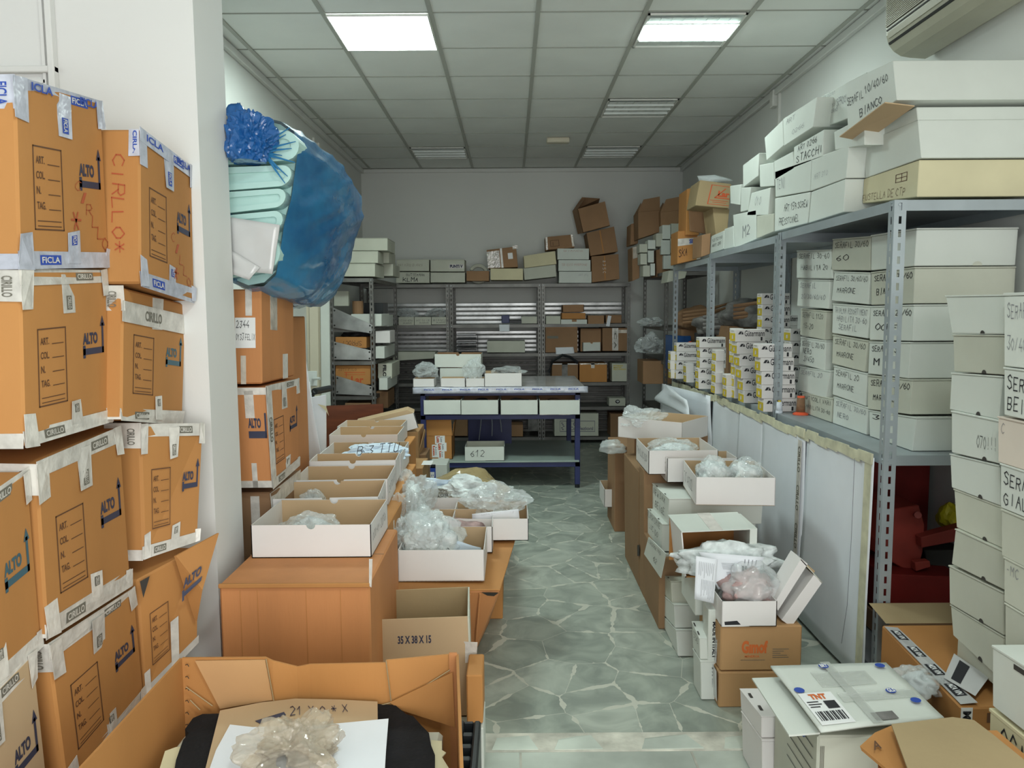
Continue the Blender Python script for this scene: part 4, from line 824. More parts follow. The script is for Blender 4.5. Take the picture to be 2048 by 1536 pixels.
# boxes standing on the middle level, near part
XB = 1.60; GM = 'white thread boxes on the middle level of the right shelving'
ordn = ['topmost', 'second from top', 'third from top', 'fourth from top', 'fifth from top', 'lowest']
colA = [([(1743, 470), (1834, 456), (1829, 532), (1742, 541)], None), ([(1743, 544), (1830, 534), (1827, 607), (1742, 610)], ['SERAFIL 30/60', 'BIANCO']), ([(1741, 612), (1828, 609), (1826, 682), (1739, 680)], ['SERAFIL 20/60', '   OCRE']), ([(1739, 683), (1822, 684), (1816, 757), (1736, 747)], ['SERAFIL 30', 'M', ]), ([(1736, 750), (1825, 759), (1820, 829), (1735, 818)], ['SERAFIL 30/60', 'MARRONE']), ([(1738, 820), (1833, 835), (1824, 905), (1739, 881)], ['   30'])]
colB = [([(1666, 478), (1741, 472), (1740, 541), (1662, 540)], ['SERAFIL 30/60', '  60']), ([(1669, 543), (1740, 545), (1736, 609), (1663, 601)], ['SERAFIL 30/60/60', 'MARRONE']), ([(1666, 607), (1740, 612), (1734, 677), (1664, 666)], ['TRIPLMA ASSORTIMENT', 'HABILITA 30-60', 'SERAFIL']), ([(1666, 669), (1736, 681), (1729, 744), (1664, 727)], ['SERAFIL 30/60', 'MARRONE']), ([(1668, 731), (1735, 747), (1730, 812), (1665, 789)], ['SERAFIL 20', 'MARRONE']), ([(1668, 793), (1736, 815), (1732, 876), (1665, 849)], ['SERAFIL 30/60', 'NERO'])]
colC = [([(1594, 501), (1662, 499), (1665, 557), (1593, 556)], ['SERAFIL 30-60', 'HABILITA 20']), ([(1597, 559), (1660, 560), (1657, 618), (1594, 612)], ['SERAFIL', '20/30/60/60']), ([(1602, 617), (1653, 622), (1649, 680), (1600, 670)], ['SERAFIL 1120', '15-20']), ([(1602, 674), (1652, 681), (1649, 741), (1597, 727)], ['SERAFIL 30/60', 'NERO', '2/450']), ([(1600, 733), (1661, 742), (1652, 797), (1592, 779)], ['SERAFIL 20']), ([(1604, 784), (1664, 797), (1662, 846), (1606, 833)], ['ARTICOLI VARI', 'HABILITA 30-60'])]
for ci, (cols, nm, dep) in enumerate(((colA, 'nearest column', .40), (colB, 'second column', .36), (colC, 'third column', .34))):
    for k, (pq, tx) in enumerate(cols):
        q = PQ(pq, X=XB)
        if k == 5: q[2].z = q[3].z = .974
        t = shelfbox('white marker-labelled box, %s of the %s behind the near shelf post' % (ordn[k], nm), q, (dep, 0, 0), (WC, WO, WC)[(k+ci) % 3], GM)
        if ci == 0:   # end face seams and a thumb notch on the face towards the camera
            e = [q[1], q[1]+Vector((dep, 0, 0)), q[2]+Vector((dep, 0, 0)), q[2]]
            if k == 0: putuv(t.g('thumb_notch'), [[(.62+.05*math.cos(a*math.pi/6), -(1-.12*math.sin(a*math.pi/6))) for a in range(7)]], e, Vector((0, -1, 0)), WO, .002)
        for j, s in enumerate(tx or []):
            v = .10+j*(.8/max(2, len(tx))); L = min(.92, .06*len(s)+.1); ind = .08+.06*j
            hand(t, s.strip(), q, (ind, v, min(.96, ind+L), v+.22), (-1, 0, 0), wd=.5 if ci else .65, m=INK if (k+ci) % 3 or ci == 0 else INKG)
# thread boxes in small stacks: long side to the camera, yellow labelled end to the aisle
GUT = 'small white thread boxes with yellow labels on the right shelving'
def thread(x, y, z, w, h, d, txt=True, red=False, lb=''):
    t = T('thread_box', lb, 'box', GUT); t.g('body').box((x, y, z), (x+w, y+d, z+h), WN, .0015)
    q = [Vector((x, y, z+h)), Vector((x+w, y, z+h)), Vector((x+w, y, z)), Vector((x, y, z))]; e = [Vector((x, y+d, z+h)), Vector((x, y, z+h)), Vector((x, y, z)), Vector((x, y+d, z))]
    g = t.g('yellow_label'); putuv(g, [rect(.06, .32, .96, .96)], e, Vector((-1, 0, 0)), YEL, .0012); putuv(g, [rect(.40, .50, .66, .80), rect(.12, .10, .75, .2)], e, Vector((-1, 0, 0)), WHI if 0 else GREYI if 0 else TAPE, .002)
    if red: putuv(t.g('red_sticker'), [rect(.3, .12, .8, .5)], e, Vector((-1, 0, 0)), ORS, .003)
    if txt:
        g = t.g('lettering'); prnt(t, 'G\u00fctermann', q, (.30, .08, .97, .56), (0, -1, 0), INK, .012, g=g); putuv(g, [[(.08, -.40), (.14, -.16), (.22, -.16), (.16, -.40)], [(.18, -.40), (.23, -.16), (.27, -.40)]], q, Vector((0, -1, 0)), INK)
        putuv(g, [rect(.84, .62, .90, .92)], q, Vector((0, -1, 0)), INK)
Z0 = .972
def stack(nm, px, py, n, w=.185, h=.073, d=.115, dx=0, txt=True, zb=None, Yov=None):
    p = PT(px, py, Z=zb if zb else Z0); y = Yov or p.y; x = p.x if not Yov else PT(px, py, Y=Yov).x
    for k in range(n):
        thread(x+random.uniform(-.006, .006)-dx*k, y+random.uniform(-.005, .005), (zb or Z0)+k*(h+.001), w, h, d, txt, k in (2,) and nm.startswith('rear'), 'small thread box, %s in the %s' % ('number %d up' % (k+1) if 0 else ('bottom', 'second up', 'third up', 'fourth up', 'fifth up', 'sixth up', 'seventh up', 'eighth up', 'ninth up')[k], nm))
h1 = (PT(1530, 798, Y=4.36).z-PT(1530, 824, Y=4.36).z)
stack('near stack beside the thread spools', 1527, 824, 5, w=.185, h=.0745, d=.10, dx=.008)
stack('tall stack directly left of the near post', 1488, 806, 6, w=.18, h=.0735, d=.12, dx=.012)
stack('tallest stack just under the beam', 1520, 797, 9, w=.185, h=.0735, d=.10, Yov=5.15)
stack('slim stack behind the tallest ones', 1470, 797, 6, w=.06, h=.0735, d=.10, dx=.004, txt=False)
stack('rear stack seen beside the labelled white boxes', 1578, 795, 6, w=.18, h=.0735, d=.12, Yov=4.75)
stack('stack behind the near post, right part', 1555, 790, 7, w=.185, h=.0735, d=.1, Yov=5.55)
stack('low stack right of the near post foot', 1452, 795, 2, w=.07, h=.0735, d=.1, txt=False)
stack('slim stack under a red sticker in the middle', 1429, 788, 4, w=.055, h=.073, d=.11, txt=False)
stack('stack by the second post', 1398, 778, 5, w=.185, h=.073, d=.1, dx=.0)
stack('far stack of the thread boxes', 1353, 758, 4, w=.19, h=.073, d=.1)
stack('far slim stack at the row end', 1341, 757, 3, w=.05, h=.073, d=.1, txt=False)
stack('farthest low stack by the third post', 1372, 765, 2, w=.06, h=.073, d=.1, txt=False)
# spools of thread
def spool(px, py, m, r, h, base, lb):
    p = PT(px, py, Z=Z0+.001); t = T('thread_spool', lb, 'spool', 'thread spools on the right shelf'); g = t.g('thread', smooth=True); g.tube([p+Vector((0, 0, .012)), p+Vector((0, 0, h))], [r, r*.86], m, 20)
    t.g('foot').tube([p, p+Vector((0, 0, .006)), p+Vector((0, 0, .014))], [r*base, r*base, r*1.02], ORS if base > 1.3 else THW, 20); t.g('cap').tube([p+Vector((0, 0, h)), p+Vector((0, 0, h+.008))], r*.5 if base < 1.3 else r*.85, YEL if base < 1.3 else ORS, 14)
spool(1558, 826, THW, .018, .062, 1.05, 'pale blue-white thread spool in front of the small thread boxes'); spool(1601, 829, THB, .023, .092, 1.75, 'brown thread cone on a red foot beside the labelled white boxes')
# things behind, far part of the middle level
t = T('blue_crate', 'blue plastic crate on the far right shelving behind the thread boxes', 'crate'); q = PQ([(1344, 672), (1382, 672), (1382, 742), (1344, 742)], Y=7.1); t.g('body').hexa(q, (0, .3, 0), mat('blue_plastic', (.015, .09, .30), .4), .004); g = t.g('orange_dot'); p = bil(q, .95, .2); g.tube([p, p-Vector((0, .003, 0))], .018, ORS, 12)
for i, (px, py, Y, r) in enumerate(((1400, 640, 7.2, (.22, .2, .12)), (1450, 650, 6.4, (.25, .3, .10)), (1500, 630, 6.0, (.2, .3, .12)))):
    t = T('fabric_bundle', ('crumpled beige wrapping bundle by the third post on the right', 'folded grey fabric pile in the middle of the right shelving', 'rolled grey-brown wrapping behind the tall thread box stacks')[i], 'bundle', 'wrapped bundles inside the right shelving'); g = t.g('bundle', smooth=True); c = PT(px, py, Y=Y); blob(g, c, r, (KD, GREYC, GREYC)[i], 60+i, .3, 4, 1.6)
    for k in range(4): t.g('fold').tube([c+Vector((-r[0]*.9, -.18, -.02+.03*k)), c+Vector((0, -.24, .0+.03*k)), c+Vector((r[0], -.2, .05+.035*k))], [.012, .02, .008], (KD, GREYC, KD)[i], 6)
    s = T('storage_box', ('carton under the beige wrapping bundle', 'carton under the grey fabric pile', 'carton under the rolled grey-brown wrapping')[i], 'carton', 'cartons under the wrapped bundles'); s.g('body').box((c.x-.18, c.y-.05, mz[2]+.004), (min(1.92, c.x+.18), c.y+.3, c.z-r[2]*.7), (KD, DARKC, KD)[i], .004)

# ------------------------------------------------------------------ boxes on top of the right shelving
XT = 1.5; GTT = 'boxes piled on top of the right shelving'
def top(label, pq, txt=(), X=XT, d=.34, m=WC, lid=False, ink=INK, wd=.5):
    q = PQ(pq, X=X)
    for p in q: p.z = max(p.z, (1.952 if p.y < 4.3 else 1.942 if p.y < 5.76 else 1.918))
    t = shelfbox(label, q, (d, 0, 0), m, GTT, lid)
    for s, b in txt: hand(t, s, q, b, (-1, 0, 0), ink, wd)
    return t
t = top('yellowed box, lowest of the big near pile on the right shelving top', [(1728, 358), (1839, 320), (1834, 394), (1725, 407)], (('FUSTELLA DE CTP', (.0, .62, .8, .92)),), 1.58, .46, YC, ink=BROWNI, wd=.4)
putuv(t.g('drawn_grid'), [rect(.62, .22, .82, .24), rect(.62, .34, .82, .36), rect(.62, .46, .82, .48), rect(.62, .22, .63, .48), rect(.72, .22, .73, .48), rect(.81, .22, .82, .48)], t.q, Vector((-1, 0, 0)), BROWNI)
t = top('white box lying on the yellowed one on the right shelving top', [(1729, 284), (1836, 240), (1843, 316), (1731, 356)], (), 1.58, .46)
# lidless box whose brown flap hangs out towards the aisle
q = PQ([(1732, 262), (1833, 214), (1836, 241), (1731, 285)], X=1.585); t = T('open_box', 'white box with a brown flap folded out towards the aisle, under the top box', 'box', GTT); t.g('body').hexa(q, (.46, 0, 0), WC, .003)
a = PQ([(1829, 213), (1730, 284)], X=1.56); b = PQ([(1770, 206), (1679, 274)], X=1.44); t.g('flap').hexa([b[0], a[0], a[1], b[1]], (0, 0, .004), KI)
t = top('topmost white box near the air conditioner, marked in black marker', [(1691, 166), (1786, 121), (1794, 200), (1696, 266)], (('SERAFIL', (.02, .30, .38, .50)), ('10/40/60', (.42, .22, .88, .44)), ('BIANCO', (.28, .66, .74, .86))), 1.49, .54, WC, wd=.6)
t = top('white box with several marker lines beside the topmost one', [(1641, 194), (1732, 145), (1735, 222), (1642, 257)], (('SPROCH', (.38, .3, .62, .55)), ('ART 02/01', (.04, .02, .35, .14)), ('ART 020', (.04, .2, .3, .32)), ('010-0210', (.04, .38, .34, .5)), ('010-STORAO', (.04, .55, .4, .68))), 1.58, .4, ink=INKG)
t = top('white box with faint pencil writing, third from the air conditioner in the top row', [(1566, 238), (1634, 194), (1626, 254), (1568, 292)], (('ART', (.1, .1, .4, .3)), ('0266', (.3, .6, .7, .8))), ink=INKG, wd=.35)
t = top('white box at the far end of the top row on the right shelving', [(1529, 275), (1565, 240), (1567, 291), (1533, 321)])
t = top('white box marked in bold slanted marker in the third row up', [(1588, 294), (1648, 259), (1645, 313), (1587, 336)], (('ART 0266', (.15, .05, .8, .35)), ('STACCHI', (.1, .45, .95, .85))), d=.32)
t = top('white box between the slanted marker box and the big near pile', [(1668, 264), (1729, 232), (1729, 290), (1670, 300)], d=.4)
t = top('plain white box left of the slanted marker box', [(1548, 323), (1585, 303), (1588, 337), (1549, 360)])
t = top('plain white box in the second row up, right of the mid row pair', [(1624, 318), (1698, 291), (1692, 356), (1621, 382)], (('ART 310', (.1, .5, .5, .7)),), ink=INKG, wd=.3)
t = top('plain white box in the second row up, left of the mid row pair', [(1550, 343), (1623, 318), (1620, 382), (1551, 394)], (('TENI', (.05, .3, .3, .75)),), ink=INKG, wd=.4)
t = top('plain white box on the shelf top, right of the lettered one', [(1623, 384), (1691, 358), (1687, 424), (1617, 446)], d=.34)
t = top('white box with two marker lines low on the right shelving top', [(1550, 397), (1620, 384), (1615, 446), (1549, 463)], (('ART 159 SCREW', (.3, .22, .97, .48)), ('PRESSTCANEL', (.15, .62, .75, .88))), d=.34)
t = top('small tilted white box in the second row up with ragged edge', [(1503, 386), (1541, 375), (1536, 430), (1494, 431)], (('010', (.3, .2, .6, .6)),), ink=INKG, wd=.3, d=.25)
t = top('small white box tipped up in the third row near the brown cartons', [(1486, 330), (1518, 306), (1516, 352), (1486, 375)], d=.25)
t = top('white box under the tipped one', [(1519, 330), (1547, 325), (1548, 372), (1520, 374)], d=.3)
t = top('small white box end touching the printed brown carton', [(1460, 372), (1481, 369), (1479, 410), (1461, 407)], d=.22)
t = top('white box marked M2 on the shelf top', [(1466, 430), (1512, 420), (1512, 478), (1470, 496)], (('M2', (.4, .4, .75, .8)),), ink=INKG, wd=.4)
t = top('small yellowish box between the marker boxes on the shelf top', [(1514, 432), (1547, 427), (1547, 463), (1513, 477)], m=WO)
t = top('white box behind the ragged one in the mid row', [(1482, 376), (1502, 374), (1496, 420), (1481, 424)], d=.3)
t = top('small label-covered white box at the far end of the white pile', [(1423, 472), (1448, 461), (1447, 498), (1421, 507)], (('12 12 10', (.1, .2, .9, .4)), ('ART 20', (.1, .5, .8, .7))), wd=.6, d=.2)
t = top('white box beside the label-covered one', [(1449, 458), (1466, 452), (1468, 494), (1448, 499)], d=.2)
# brown cartons at the far end of that top
GBR = 'brown cartons on the far part of the right shelving top'
def br(label, pq, Y, d, m=KR, nm='carton'):
    q = PQ(pq, Y=Y); t = T(nm, label, 'carton', GBR); t.g('body').hexa(q, (0, d, 0), m, .004); t.q = q; return t
t = br('tan carton with red triangular logo tilted on the pile', [(1400, 360), (1463, 368), (1458, 417), (1391, 411)], 5.9, .3, KL)
n = Vector((0, -1, 0)); g = t.g('printed_logo'); putuv(g, [rect(.40, .12, .98, .14), rect(.36, .88, .98, .90), [(.38, -.12), (.41, -.12), (.36, -.9), (.33, -.9)], [(.52, -.62), (.56, -.62), (.86, -.22), (.82, -.22)], rect(.52, .60, .98, .64), rect(.40, .72, .95, .74), rect(.48, .79, .9, .81)], t.q, n, REDI); prnt(t, 'Lar', t.q, (.62, .33, .97, .57), (0, -1, 0), REDI, .05, g=g)
sheet(t, 'plastic_cover', [p+Vector((0, -.01, .0)) for p in PQ([(1394, 352), (1430, 350), (1467, 362), (1400, 366)], Y=5.93)], CLR, .003, 6, 4, .03, 7)
br('tall brown carton standing behind the logo carton', [(1374, 378), (1400, 372), (1398, 470), (1372, 470)], 6.45, .3, KR)
br('brown carton under the tilted logo carton', [(1425, 412), (1459, 418), (1455, 462), (1432, 470)], 5.95, .3, KL)
t = br('brown carton open towards the aisle below the logo carton', [(1378, 418), (1428, 416), (1424, 470), (1380, 462)], 6.3, .02, KD); t.g('flap').hexa(PQ([(1410, 428), (1436, 420), (1428, 460), (1412, 468)], Y=6.2), (0, .01, 0), KL)
t = br('kraft carton with crossing clear tape and an orange sticker at the shelf edge', [(1356, 462), (1402, 460), (1400, 518), (1355, 528)], 6.5, .28, KR); strip(t, t.q, (0, .24, 1, .46), (0, -1, 0), TAPE); strip(t, t.q, (.85, -.02, 1.02, 1), (0, -1, 0), TAPET); strip(t, t.q, (.72, .42, .98, .62), (0, -1, 0), ORS, name='orange_sticker'); hand(t, 'SKA', t.q, (.04, .52, .42, .82), (0, -1, 0), BROWNI, .9); prnt(t, 'SIPA', t.q, (.5, .28, .85, .42), (0, -1, 0), BLUI, .04, off=.003)
br('brown carton between the taped carton and the white pile', [(1404, 470), (1422, 466), (1420, 508), (1403, 514)], 5.95, .3, KD)
# top of the corner unit
GC = 'small white boxes on the corner shelving'
for i, (a, b, c, d) in enumerate(((1279, 488, 1295, 505), (1296, 480, 1311, 498), (1312, 467, 1325, 493), (1325, 450, 1341, 478), (1342, 447, 1360, 474), (1322, 480, 1340, 509), (1341, 477, 1358, 506), (1327, 511, 1347, 538), (1281, 507, 1294, 529), (1296, 501, 1308, 525), (1286, 531, 1300, 553), (1301, 527, 1310, 551))):
    lbs = ('upper left', 'upper second', 'beside the dark carton', 'top of the right pair', 'top right', 'lower of the right pair', 'lower right', 'bottom right', 'middle left', 'middle second', 'bottom left', 'bottom second')
    fb('small white box on the corner shelving, %s in the pile' % lbs[i], (a, b, c, d), 8.0-.002*i, .18, (WO, WC)[i % 2], group=GC)
GK = 'dark cartons on the corner shelving'
for (pq, Y, lb, fl) in (([(1262, 448), (1277, 444), (1276, 487), (1261, 490)], 8.5, 'narrow dark carton at the left end of the corner shelving top', 0), ([(1276, 424), (1320, 420), (1319, 464), (1277, 478)], 8.2, 'dark open carton with raised flaps on the corner pile', 1), ([(1321, 424), (1362, 420), (1358, 446), (1322, 462)], 8.1, 'second dark open carton with raised flaps, right of the first', 1), ([(1264, 495), (1279, 491), (1279, 556), (1265, 562)], 8.2, 'tall dark carton with tape at the left edge of the corner pile', 0), ([(1312, 500), (1326, 497), (1345, 552), (1313, 554)], 8.05, 'dark carton under the small white boxes of the corner pile', 0)):
    q = PQ(pq, Y=Y); t = T('open_carton' if fl else 'carton', lb, 'carton', GK); t.g('body').hexa(q, (0, .3, 0), KD, .003)
    if fl: u = Vector((0, 0, 1)); t.g('flap').hexa([q[0]+Vector((.06, .02, .13)), q[1]+Vector((0, .02, .14)), q[1], q[0]], (0, .005, 0), KD); t.g('flap').hexa([q[0]+Vector((.03, .0, .08)), q[0]+Vector((.06, .2, .12)), q[0]+Vector((0, .25, 0)), q[0]], (.004, 0, 0), KD)
    if 'tape' in lb: strip(t, q, (.1, .0, .8, .35), (0, -1, 0), TAPET)
for i, (px, py, Y, r) in enumerate(((1302, 645, 7.9, (.12, .12, .05)), (1300, 690, 7.8, (.13, .12, .10)), (1345, 690, 7.8, (.12, .12, .08)))): bag('clear plastic bag on the corner shelving, %s' % ('upper level', 'lower level left', 'lower level right')[i], PT(px, py, Y=Y), r, 70+i, GREYC, group='plastic bags on the corner shelving')
fb('brown carton on the low level of the corner shelving', (1286, 722, 1345, 768), 7.8, .35, KD, group=GK, cat='carton', name='carton')
t = fb('white flapped box sticking out under the top level of the corner shelving', [(1338, 541), (1374, 543), (1370, 556), (1334, 565)], 7.3, .3, WO, group=GC)

# ------------------------------------------------------------------ white sheets hung under the shelf
def hang(label, ya, yb, za, zb, X=1.43, seed=0, amp=.03, far_out=0):
    t = T('hanging_sheet', label, 'sheet', 'white sheets taped under the right shelf'); q = [Vector((X-far_out, yb, zb)), Vector((X, ya, za)), Vector((X-.01, ya, .02)), Vector((X-far_out-.02, yb, .02))]
    sheet(t, 'sheet', q, PAPER, .002, 14, 14, amp, seed, freq=1.6); g = t.g('masking_tape'); 
    for k in range(int((yb-ya)/.11)+1):
        y = ya+k*.11; dz = random.uniform(-.008, .008); z = za+(zb-za)*(y-ya)/(yb-ya); g.hexa([(X-.012, y+.125, z+.01+dz), (X-.012, y, z+.012+dz), (X-.014, y, z-.032+dz), (X-.014, y+.13, z-.028+dz)], (.008, 0, 0), TAPEC)
    return t
t = hang('nearest white sheet taped under the right shelf edge, by the near post', 3.03, 3.74, .955, .945, 1.432, 1, .006)
g, q = strip(t, [Vector((1.428, 3.16, .95)), Vector((1.428, 3.03, .95)), Vector((1.418, 3.03, .02)), Vector((1.418, 3.16, .02))], (.55, .02, 1.0, 1), (-1, 0, 0), TAPEC, name='edge_tape', off=.006)
t.g('pencil_crack').tube([Vector((1.412, 3.16, .93)), Vector((1.408, 3.155, .6)), Vector((1.405, 3.165, .3)), Vector((1.402, 3.20, .12))], .0012, INKG, 4)
t = hang('second white sheet taped under the right shelf edge', 3.73, 4.38, .945, .935, 1.428, 2, .008)
_, q = strip(t, [Vector((1.424, 3.80, .90)), Vector((1.424, 3.75, .90)), Vector((1.412, 3.75, .1)), Vector((1.412, 3.80, .1))], (0, 0, 1, 1), (-1, 0, 0), TAPE, off=.008)
for k in range(4): prnt(t, 'CIRILLO', q, (.15, .04+.24*k, .8, .2+.24*k), (-1, 0, 0), GREYI, .03, rot=90, off=.001)
t = hang('third white sheet taped under the right shelf edge', 4.38, 4.85, .935, .93, 1.43, 3, .010)
t = hang('fourth white sheet with a curling edge under the right shelf', 4.85, 5.45, .93, .93, 1.43, 4, .014)
t = hang('last white sheet under the right shelf, folded out at its far end', 5.45, 6.7, .93, .90, 1.42, 5, .03, .12)
sheet(t, 'folded_corner', PQ([(1330, 768), (1372, 800), (1385, 838), (1312, 800)], X=1.25), PAPER, .002, 8, 8, .03, 6)

# ------------------------------------------------------------------ red machine under the near shelf
t = T('sewing_machine_stand', 'dark red machine with a red hood stored under the near right shelf', 'machine')
q = PQ([(1768, 1148), (1930, 1155), (1930, 1238), (1768, 1232)], Y=3.25); t.g('base').hexa(q, (0, .3, 0), REDP, .004)
pts = PQ([(1772, 1090), (1790, 1018), (1838, 1010), (1850, 1050), (1846, 1105), (1838, 1135), (1815, 1142), (1776, 1120)], Y=3.35); t.g('hood').prism(pts, [p+Vector((-.05, .25, .02)) for p in pts], REDC, .004)
t.g('arm').hexa(PQ([(1842, 1075), (1930, 1052), (1930, 1080), (1844, 1096)], Y=3.3), (0, .06, 0), REDC, .003); t.g('lever').hexa(PQ([(1830, 1125), (1860, 1122), (1862, 1134), (1832, 1143)], Y=3.28), (0, .04, 0), REDC, .003)
t.g('knob').tube([PT(1834, 1030, Y=3.33), PT(1836, 1030, Y=3.30)], .015, REDC, 10); t.g('plate').hexa(PQ([(1848, 1100), (1930, 1100), (1930, 1140), (1856, 1130)], Y=3.4), (0, .2, 0), ACD, .003)
t.g('interior_shade_panel').box((1.56, 3.70, .12), (2.02, 3.73, .90), REDP, .003)  # dark sheet standing in for the shade inside the shelf bay
t = T('yellow_bag', 'bright yellow plastic bag beside the red machine under the shelf', 'bag'); blob(t.g('bag'), PT(1900, 1035, Y=3.45), (.05, .05, .07), YBAG, 8, .3, 3)
t = T('storage_box', 'carton under the dark red machine', 'carton'); a = PT(1768, 1240, Y=3.25); t.g('body').box((a.x, 3.22, .105), (1.9, 3.6, a.z), KD, .004)

# ------------------------------------------------------------------ columns of flat white boxes in the right foreground
GF = 'flat white boxes in the right foreground columns'
Ls = [(1891, 590), (1904, 668), (1906, 744), (1902, 820), (1902, 906), (1905, 976), (1910, 1056), (1902, 1129), (1903, 1208), (1908, 1272)]
Rs = [(2012, 588), (2008, 669), (2008, 751), (1999, 840), (2000, 929), (2003, 1013), (2006, 1100), (2011, 1183), (2011, 1272), (2000, 1358)]
XR1 = 1.45; n9 = len(Ls)-1; wl = ('topmost', 'second from top', 'third from top', 'fourth from top', 'fifth from top', 'sixth from top', 'seventh from top', 'eighth from top', 'lowest visible')
for k in range(n9):
    a, b = Ls[k], Ls[k+1]; c, d = Rs[k], Rs[k+1]; dx = (0, 2, -3, 1, -2, 3, 1, -4, -2)[k]
    q = PQ([(a[0]+dx, a[1]+1), (c[0]+dx, c[1]+1), (d[0]+dx, d[1]-1), (b[0]+dx, b[1]-1)], X=XR1+.004*(k % 3))
    t = shelfbox('flat white box in the foreground column right of the red machine, %s' % wl[k], q, (.42, 0, 0), (WC, WO, WC, WC, WC, WO, WO, WO, WO)[k], GF, notch=.62 if k not in (3,) else .7)
    if k == 3: hand(t, '070!!!', q, (.55, .42, .92, .75), (-1, 0, 0), wd=.4)
ft = min(t.q[2].z, t.q[3].z)
t = T('storage_box', 'white box hidden at the foot of the foreground column', 'box', GF); t.g('body').box((XR1, 2.25, 0), (XR1+.42, 2.6, ft-.004), WO, .003)
R2 = [585, 733, 831, 925, 1016, 1112, 1204, 1290]; tx = {0: ['SERAFIL', '30/40'], 1: ['SERAFIL', 'BEIGE'], 2: ['C'], 3: ['SERAFIL', 'GIALLO'], 5: ['-MC']}
XR2 = 1.42
for k in range(7):
    xa = (2008, 2008, 1996, 2001, 2003, 2008, 2010)[k]; y0_, y1_ = R2[k], R2[k+1]; s0 = (y0_-618)*.00125*60*.9; s1 = (y1_-618)*.00125*60*.9
    q = PQ([(xa, y0_+1), (xa+130, y0_+s0*2.0+1), (xa+130, y1_+s1*2.0-1), (xa, y1_-1)], X=XR2)
    t = shelfbox('flat box cut by the right edge of the photo, %s' % wl[k], q, (.42, 0, 0), (WC, WC, mat('pinkish_cardboard', (.70, .62, .54), .7), WC, WO, WO, WO)[k], GF)
    for j, s in enumerate(tx.get(k, [])): hand(t, s, q, (.06, .12+.45*j, .06+(.10 if k in (1, 3) else .065)*len(s), (.48 if k in (1, 3) else .36)+.43*j), (-1, 0, 0), INK if k in (1, 3) else INKG, .55 if k in (1, 3) else .4)
q = PQ([(1985, 1290), (2120, 1375), (2120, 1520), (1985, 1412)], X=1.30); t = shelfbox('white box with a raised edge above the lowest lettered box on the right', q, (.4, 0, 0), WC, GF); strip(t, q, (.35, .08, .65, .16), (-1, 0, 0), GAP, name='slot')
q = PQ([(1980, 1416), (2120, 1530), (2120, 1760), (1976, 1590)], X=1.30); t = shelfbox('cream box with large marker capitals at the bottom right of the photo', q, (.4, 0, 0), YC, GF); hand(t, 'SCATOLE', q, (.18, .05, 1.1, .50), (-1, 0, 0), INK, .45); strip(t, q, (.25, .56, 1, .58), (-1, 0, 0), INK, name='underline')
fz = min(q[2].z, q[3].z)
V3 = Vector
def bx_(label, lo, hi, m, name='carton', cat='carton', group=None, bev=.004):
    t = T(name, label, cat, group); t.g('body').box(lo, hi, m, bev); t.lo, t.hi = lo, hi; return t
# ------------------------------------------------------------------ left row: big cartons with open trays on top
GK1 = 'large cartons under the row of open trays'; ZK = .684
a = PT(441, 1153, Z=ZK); b = PT(738, 1160, Z=ZK); 
t = bx_('large plain brown carton in the foreground carrying the front white tray', (-.935, 2.41, 0), (-.455, 3.02, ZK), KO, group=GK1, bev=.006)
g = t.g('top_edge'); g.box((-.935, 2.40, ZK-.012), (-.455, 2.412, ZK+.002), KR, .002); g = t.g('top_flap_seam'); g.box((-.932, 2.70, ZK), (-.458, 2.704, ZK+.0015), KD)
g = t.g('fold_crease')
for x in (-.87, -.815, -.66, -.55): g.box((x, 2.4085, .1), (x+.0015, 2.411, ZK-.02), KR)
t.g('hanging_tape').hexa(PQ([(738, 1118), (745, 1118), (743, 1175), (738, 1172)], Y=2.405), (0, .001, 0), TAPE)
for i, (x0, x1, y0, y1, lb) in enumerate(((-.97, -.50, 3.03, 3.61, 'second large brown carton in the row under the trays'), (-1.0, -.54, 3.62, 4.33, 'third large brown carton in the row under the trays'), (-1.10, -.66, 4.34, 5.3, 'last large brown carton in the row under the trays'))):
    t = bx_(lb, (x0, y0, 0), (x1, y1, ZK), KR, group=GK1); t.g('edge_tape').box((x1, y0+.18, .3), (x1+.001, y0+.2, ZK-.02), TAPE)
GTR = 'white open trays in a row on the large cartons'
def lt(lb, x, y, w, d, h=.117, z=ZK+.001, rot=0, txt=None, m=WN, **k):
    c, s = math.cos(rot), math.sin(rot); t = tray(lb, (x, y, z), (x+w*c, y+w*s, z), d, h, m, KI, GTR, **k)
    if txt: hand(t, txt, t.right[::1] and [t.right[0], t.right[1], t.right[2], t.right[3]], (.08, .25, .85, .6), (1, 0, 0), INK, .35)
    return t
lt('front white tray on the large foreground carton, marked on its right side', -.915, 2.666, .42, .365, txt='000-K1-2070A')
bag('small clear bag of white goods in the front white tray', (-.745, 2.83, ZK+.062), (.10, .07, .05), 81, WHC)
lt('second white tray in the left row, holding a small printed bag', -.955, 3.045, .42, .31, rot=.07, txt='000-K1')
bag('small clear printed bag in the second white tray', (-.86, 3.30, ZK+.05), (.05, .03, .045), 82, WHC)
lt('third white tray in the left row, empty, with a thumb notch', -.97, 3.385, .42, .31, rot=.04, txt='2070 K1')
lt('fourth white tray in the left row, shallow and slightly tilted', -.985, 3.73, .42, .20, z=ZK+.018, rot=.05, m=WN)
lt('fifth white tray in the left row, holding a lettered bag', -.99, 3.95, .42, .36, z=ZK+.012, rot=.02)
t = bag('crumpled pale plastic bag with black marker letters in the fifth tray', (-.74, 4.13, ZK+.095), (.17, .13, .055), 83, None, BLUEP)
q = PQ([(715, 893), (800, 882), (798, 904), (712, 912)], Y=4.0); hand(t, 'B 3 TTU', q, (.0, 0, 1, 1), (0, -1, 0), wd=.5)
